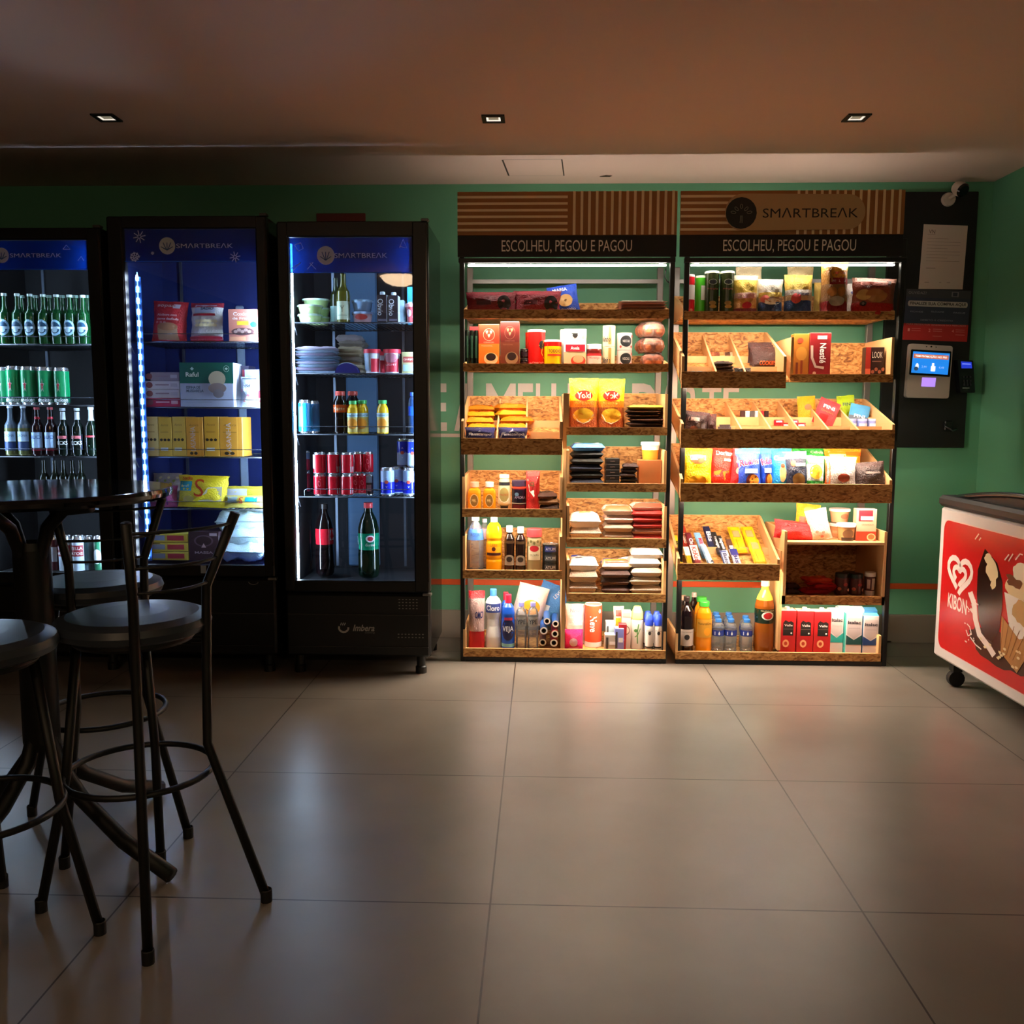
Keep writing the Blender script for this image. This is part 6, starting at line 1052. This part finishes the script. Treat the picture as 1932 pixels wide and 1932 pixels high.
for i, (x0, x1) in enumerate(((273, 298), (299, 324), (325, 350), (351, 383), (385, 413), (414, 457))):
    cc = ('e8d890', 'd8b84c', 'd0b04c', 'd8a03c', 'd0a43c', 'cf9838')[i]; b3 = [('e', .2+.28*k, .42, .11, .035, '2a2418') for k in range(3)]
    ds = [(t_, 'Aurora~', .45, .8, .55, .06, '8a6a2c'), ('r', .15, .61, .75, .622, '7a5a20')]+(b3+[('r', .15, .14, .7, .22, 'd0d8dc')] if i in (0, 1, 2, 4) else [(t_, 'LASANHA', .4, .45, 1.4, .13, 'c8c0c8', 90), ('e', .3, .08, .1, .04, '2a2418'), ('e', .55, .08, .1, .04, '2a2418'), ('r', .78, 0, .8, 1, 'f0c860')])
    box_('pasta_box', z(2), x0, x1, 786+(i % 2), 4.12, 'yellow ready meal box on the third shelf, '+['leftmost', 'second from the left', 'third from the left', 'fourth with vertical print', 'fifth with three round icons', 'rightmost with vertical print'][i], 'box', cc, ds, D=.13, group='row of yellow meal boxes')
def fpk(x0, x1, yt, Y, lab, c, ds, **k): pouch('frozen_packet', z(3), x0, x1, yt, Y, lab, 'packet', c, ds, crk=.25, **k)
fpk(272, 330, 917, 4.13, 'pink and purple frozen packet half hidden by the table edge', 'b05a98', [(t_, '*Seara', .45, .3, .5, .16, 'f0d8e8'), ('r', .05, .55, .6, .65, 'e890a8'), ('r', .7, .1, .75, .6, '7a3a9a')], T=.06)
fpk(283, 338, 893, 4.24, 'frozen packet of mixed vegetables behind the pink one', 'a8a8b0', [('e', .1+.1*k, .75+.1*(k % 3-1), .05, .04, ('c8c040', '8aa858', 'd8d8b0')[k % 3]) for k in range(9)], T=.05, seed=4)
fpk(328, 425, 898, 4.12, 'large yellow frozen chicken packet with a red letter S', 'dcd02c', [(t_, '*Sadia', .2, .9, .22, .11, 'b8481c'), ('r', .03, .5, .3, .8, '149ab0'), (t_, 'frango', .16, .65, .18, .08, 'c8e8f0'), (t_, 'S', .46, .6, .2, .56, 'c8481c'), ('p', [(.45, .18), (.65, .62), (.92, .66), (.9, .2)], 'b4b49c'), ('e', .25, .25, .12, .1, 'b8a83c')], T=.07, roll=.03)
fpk(419, 497, 918, 4.24, 'yellow and white flat frozen packet at the back right', 'd8d044', [('r', .05, .4, .6, .85, 'c0ccd8')], T=.05, seed=6)
fpk(418, 498, 936, 4.12, 'yellow and teal frozen packet with a small red S at the front right', 'd4cc5c', [('r', .1, .4, .35, .9, '9ac0d0'), (t_, 'S', .45, .6, .1, .5, 'c8481c'), ('r', .55, .45, .85, .85, '149ab0')], T=.06, seed=8)
for i in range(3):
    cx, z0, W, H = spot(('2', 'b'), 280, 355, 1008, 4.12); z0 = P(317, 1057, 4.12)[1]; H = P(317, 1006, 4.12)[1]-z0; h = H/3; mb = MB(); mb.box(-W/2, W/2, 0, .14, 0, h-.002, mat('cfc44c', .4), .0015)
    mb.decals([('r', .04, .2, .42, .75, '8fa4c8'), ('r', .48, .2, .9, .75, 'a8303c'), ('r', .1, .82, .3, .88, '2a2a30')], lambda u, v, o: (-W/2+u*W, -o, v*h), W, h); fin(mb.build('burger_box', None, (cx, 4.12, z0+h*i)), 'flat yellow burger box in the bottom of the refrigerator, '+['lowest', 'middle', 'topmost'][i]+' of three', 'box', 'stacked yellow burger boxes')
FS['2', 8] = P(317, 1057, 4.12)[1]
box_('frozen_snack_box', ('2', 8), 356, 413, 1003, 4.12, 'dark brown frozen box with a pale round logo beside the yellow boxes', 'box', '3c2a34', [('e', .5, .68, .32, .2, '6a5a6a'), ('e', .5, .68, .26, .16, '34242c'), ('p', [(.42, .45), (.5, .6), (.58, .45)], 'd8c8cc'), (t_, '*MASSA', .5, .28, .6, .08, 'b8b0bc'), ('r', .7, .85, .95, .95, 'c8c0d0')], D=.12)
for i in range(3):
    pouch('ice_bag', ('2', 8), 406+(i == 1)*6, 500-(i == 0)*4, 983, 4.12+.01*i, 'pale blue frozen bag at the bottom right, '+['lowest', 'middle', 'topmost'][i]+' of three', 'bag', 'a8d0e0', [('e', .6, .5, .15, .2, 'd8c888')] if i == 2 else [('r', .2, .3, .7, .4, 'c8ece8')], T=.082, D=.16, flat=True, z_=FS['2', 8]+.07*i, group='pale blue frozen bags', m=mat('b4d8ea', .25, 0, 0, 'film'), crk=.6, rz=.1*(i-1))
# third refrigerator
S = '3'
for i, (x0, x1, yt, Y, u) in enumerate(((557, 603, 589, 4.125, 0), (556, 603, 572, 4.13, .042), (565, 616, 560, 4.2, .078), (575, 618, 580, 4.23, 0), (575, 618, 570, 4.225, .04))):
    vess('tub', 'butter_tub', z(0), x0, x1, yt, Y, 'pale green butter tub at the left of the top shelf, '+['front bottom', 'front upper', 'rear topmost', 'rear bottom', 'rear middle'][i]+' one', 'tub', [(0, 1, 'c8e8a0')], 'd8f4e4', [('e', .4, .45, .2, .2, 'd8b0a8')] if i < 2 else None, 'pale green butter tubs', u, capw=1.03, H_=.04)
box_('milk_carton', z(0), 544, 556, 548, 4.2, 'narrow pale carton at the far left of the top shelf', 'carton', 'b8dcec', None, D=.05)
vess('beer', 'wine_bottle', z(0), 632, 657, 512, 4.125, 'front olive glass bottle with a pale leaf label', 'bottle', [(0, 1, '5a5a1c'), (.06, .42, 'c0d4b8')], None, [('l', [(.5, .2), (.5, .34)], .03, '4a5a4a'), ('l', [(.4, .34), (.5, .26), (.6, .34)], .03, '4a5a4a'), ('r', .25, .14, .75, .15, '6a7a6a')], rough=.08)
vess('beer', 'wine_bottle', z(0), 620, 643, 520, 4.22, 'rear dark green glass bottle behind the leaf-labelled one', 'bottle', [(0, 1, '243018'), (.06, .38, '8ab0b0')], None, None, rough=.08)
for i in range(2): vess('tub', 'yogurt_tub', z(0), 661, 700, (585, 562)[i], 4.125, ['clear dessert tub with red contents, lower of two', 'pale blue lidded tub, upper of two'][i], 'tub', [(0, 1, ('b89aa0', '9cc4ec')[i])], 'a8d0f4', [('e', .5, .5, .25, .25, 'b8403c')] if i == 0 else None, None, i*.052, capw=1.04, H_=.05)
for i in range(2): box_('drink_carton', z(0), (711, 732)[i], (730, 751)[i], 556+i, 4.12, ['left', 'right'][i]+' dark drink carton with a white screw cap on the top shelf', 'carton', '1c1c28', [(t_, 'Obvio', .35, .55, 1.6, .2, 'e0e8f0', -90), ('r', .1, .05, .9, .12, '6a6a80')], D=.06, cap='d8ecf4', group='dark drink cartons', side='a0b8c8')
box_('drink_carton', z(0), 752, 762, 566, 4.18, 'pale narrow carton right of the dark drink cartons', 'carton', 'a8ccd8', None, D=.05)
box_('drink_carton', z(0), 768, 780, 541, 4.2, 'bright blue carton at the right edge, behind the red and white tub', 'carton', '38a8d8', [('r', .2, .4, .8, .6, 'd0f0f8')], D=.05)
vess('tub', 'yogurt_tub', z(0), 764, 792, 572, 4.13, 'red and white patterned tub at the right edge of the top shelf', 'tub', [(0, 1, 'c85058')], 'e0a0a0', [('e', .3, .5, .14, .2, 'f0dce0'), ('e', .6, .3, .1, .2, 'f0dce0')])
stack('ham_packet', z(1), 554, 636, 655, 4.125, 9, 'sliced ham packet in the left refrigerator pile', 'packet', ['8aa0b8', 'b0a0b8', '9ab4c8', 'c4b8cc', '6a8aa8'], D=.18, group='left pile of sliced packets', crk=.6, over=1.5, jit=.014)
stack('cheese_packet', z(1), 632, 682, 634, 4.22, 7, 'cheese packet in the pile behind the half-moon', 'packet', ['9a9078', 'b0a488', '8c8478', 'a89c80', 'b8ac90', '847c74', 'a8a0a4'], D=.14, group='taller pile of cheese packets', crk=.5, over=1.4, jit=.008)
cx, z0, W, H = spot(z(1), 632, 676, 685, 4.12); mb = MB(); n = 16; pts = [(W/2*cos(pi*k/n), H*sin(pi*k/n)) for k in range(n+1)]
mb.slab(pts[::-1], 0, .05, mat('20287a', .35)); mb.slab([(x*.98, q*1.0+.004) for x, q in pts[4:13]][::-1], .003, .047, mat('b8d0e0', .3)); fin(mb.build('cheese_wedge', None, (cx, 4.12, z0)), 'half-moon dark blue cheese wedge pack at the front of the second shelf', 'cheese')
for i in range(3):
    x0, x1, Y = ((684, 715, 4.12), (706, 728, 4.2), (721, 753, 4.12))[i]
    vess('tub', 'yogurt_cup', z(1), x0, x1, (658, 663, 658)[i], Y, ['white and red cream cup, front left', 'red cream cup between and behind the two front cups', 'white and red cream cup, front right'][i], 'cup', [(0, 1, 'd8e0ec')], 'd8344c', [('r', .5, .05, 1, .6, 'c8243c'), ('r', .05, .1, .4, .85, '9ab4d0')] if i != 2 else [('r', .1, .05, .95, .6, 'c8243c'), ('e', .5, .62, .3, .2, 'a86a7c'), (t_, 'LIGHT', .5, .35, .5, .08, 'f4e8ec')], capw=1.05)
box_('butter_pack', z(1), 758, 784, 664, 4.13, 'small yellow and grey pack at the right edge of the second shelf', 'pack', '9a9a70', [('r', .1, .5, .9, .78, '8a3a34'), (t_, 'QUEIJO', .5, .64, .7, .1, 'e0d0c8'), ('r', .1, .1, .9, .4, '8aa8b8')], D=.05)
for i in range(4):
    x0, x1, Y = ((560, 583, 4.125), (579, 600, 4.2), (562, 584, 4.23), (580, 600, 4.28))[i]
    vess('can', 'soda_can', z(2), x0, x1, (754, 756, 756, 757)[i], Y, 'bright blue soda can at the left of the third shelf, '+['front left', 'front right', 'rear left', 'rear right'][i], 'can', [(0, 1, ('28a0e0', '3a78a8', '2890d0', '3a70a0')[i])], None, [('r', .2, .2, .5, .8, '60c8f4')], 'blue soda cans', rough=.25)
for i in range(2): vess('juice', 'iced_tea_bottle', z(2), (626, 650)[i], (652, 676)[i], 738, (4.13, 4.19)[i], ['front', 'rear'][i]+' dark tea bottle with a red cap and orange label band', 'bottle', [(0, 1, '140c08'), (.5, .68, 'c8541c')], 'c84a40', [(t_, 'Matte', .5, .59, .6, .08, 'f0d0a0')], 'dark tea bottles with red caps', rough=.1, capw=.7)
for i in range(4):
    x0, x1, Y = ((653, 675, 4.12), (671, 693, 4.13), (664, 684, 4.2), (709, 731, 4.12))[i]
    vess('juice', 'orange_juice_bottle', z(2), x0, x1, (756, 755, 755, 755)[i], Y, 'small yellow-orange juice bottle with a green cap, '+['leftmost of the cluster', 'right one of the cluster', 'rear one of the cluster', 'standing alone to the right'][i], 'bottle', [(0, 1, 'e0b81c'), (.04, .62, 'd8c878')], '48b860', [('r', .05, .5, .95, .62, 'b8e0e8'), (t_, 'Natural', .5, .56, .8, .06, '2a6a94'), ('e', .5, .3, .3, .16, 'e89a28')], 'small juice bottles with green caps', capw=.72)
vess('water', 'water_bottle', z(2), 768, 786, 740, 4.13, 'tall dark blue water bottle at the right edge of the third shelf', 'bottle', [(0, 1, '1c3458'), (.44, .66, '1c4ac8')], '2850d8', None, rough=.1, capw=.5)
CC = 'b80f24'; R3 = [(0, 1, CC)]
for rw in range(2):
    xs = (601, 627, 653, 674, 693) if rw else (601, 627, 652, 669, 682)
    for i, x in enumerate(xs):
        Y = (4.12, 4.12, 4.12, 4.2, 4.2)[i]; w_ = 24 if i < 3 else 20
        vess('can', 'cola_can', z(3), x-w_/2, x+w_/2, 893, Y, 'red cola can, '+['lower', 'upper'][rw]+' layer, '+ORD[i]+' from the left', 'can', R3, None, [('r', .02, .25, .3, .9, 'b8bcc8'), ('r', .3, .1, .33, .9, 'd8a0a8')] if i in (0, 3) and rw else [('r', .75, .1, .95, .35, 'c8ccd4')] if i in (1, 2) else [(t_, 'Cola~', .5, .55, 1.2, .2, 'd85060', 90)], 'red cola cans stacked in two layers', rough=.25, up=rw*.1, H_=.099)
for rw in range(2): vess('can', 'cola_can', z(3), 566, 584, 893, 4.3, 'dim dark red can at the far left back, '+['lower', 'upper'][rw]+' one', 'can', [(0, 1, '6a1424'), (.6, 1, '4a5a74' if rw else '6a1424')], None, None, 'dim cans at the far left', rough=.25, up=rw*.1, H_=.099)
vess('can', 'cola_can', z(3), 689, 703, 893, 4.15, 'black soda can with grey print at the right of the lower red layer', 'can', [(0, 1, '2a1c20')], None, [('r', .2, .6, .8, .9, '8a9aa8'), ('r', .3, .2, .7, .5, '8a5a60')], rough=.25, H_=.099)
RBC = [(0, 1, '9ab8e0'), (.1, .5, '1c2cd0')]
for i, (x, Y, rw) in enumerate(((729, 4.12, 0), (748, 4.2, 0), (771, 4.12, 0), (761, 4.2, 1), (780, 4.14, 1))):
    vess('can', 'energy_drink_can', z(3), x-13, x+13 if rw == 0 else x+10, 885, Y, 'blue and silver energy drink can, '+['lower left front', 'lower middle rear', 'lower right front', 'upper left', 'upper right'][i], 'can', RBC if not rw else [(0, .5, '9ab8e0'), (.5, 1, '1c34c8')], None, [('p', [(.3, .5), (.5, .7), (.7, .5), (.5, .3)], 'c8d8f0'), ('e', .5, .5, .1, .06, 'c8503c')], 'blue and silver energy drink cans', rough=.22, up=rw*.132, H_=.13)
z9 = P(690, 1092, 4.12)[1]; FS['3', 9] = max(z9, FS['3', 'b'])
vess('soda2', 'cola_bottle', ('3', 9), 590, 625, 952, 4.17, 'large dark cola bottle with a red label in the bottom of the refrigerator', 'bottle', [(0, 1, '0c0608'), (.44, .66, 'b81c2c')], '1a1414', [('r', .8, .5, .98, .64, 'b0c0d8')], rough=.08, capw=.42)
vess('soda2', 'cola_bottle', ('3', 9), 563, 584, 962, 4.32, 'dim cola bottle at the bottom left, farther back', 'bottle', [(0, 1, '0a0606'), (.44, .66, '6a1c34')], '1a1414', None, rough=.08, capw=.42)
vess('soda2', 'soft_drink_bottle', ('3', 9), 671, 711, 950, 4.12, 'large dark green soft drink bottle with a red cap and green label', 'bottle', [(0, 1, '06180e'), (.38, .6, '0f7a5a')], 'd83c44', [('e', .62, .53, .15, .045, 'e0e8ec'), ('e', .62, .53, .09, .03, 'b8243c'), (t_, 'Guaraná~', .62, .45, .32, .035, 'e0f0ec'), (t_, 'ZERO', .1, .5, .25, .04, 'c8f0e4', 90)], rough=.06, capw=.42)

a = P(598, 419, WY); b_ = P(690, 403, WY); tag(MB().box(a[0], b_[0], WY-.012, WY-.002, a[1], b_[1], mat('6a1c14', .5), .002).build('wall_sign'), 'dim dark red sign on the wall above the rightmost refrigerator', 'sign')
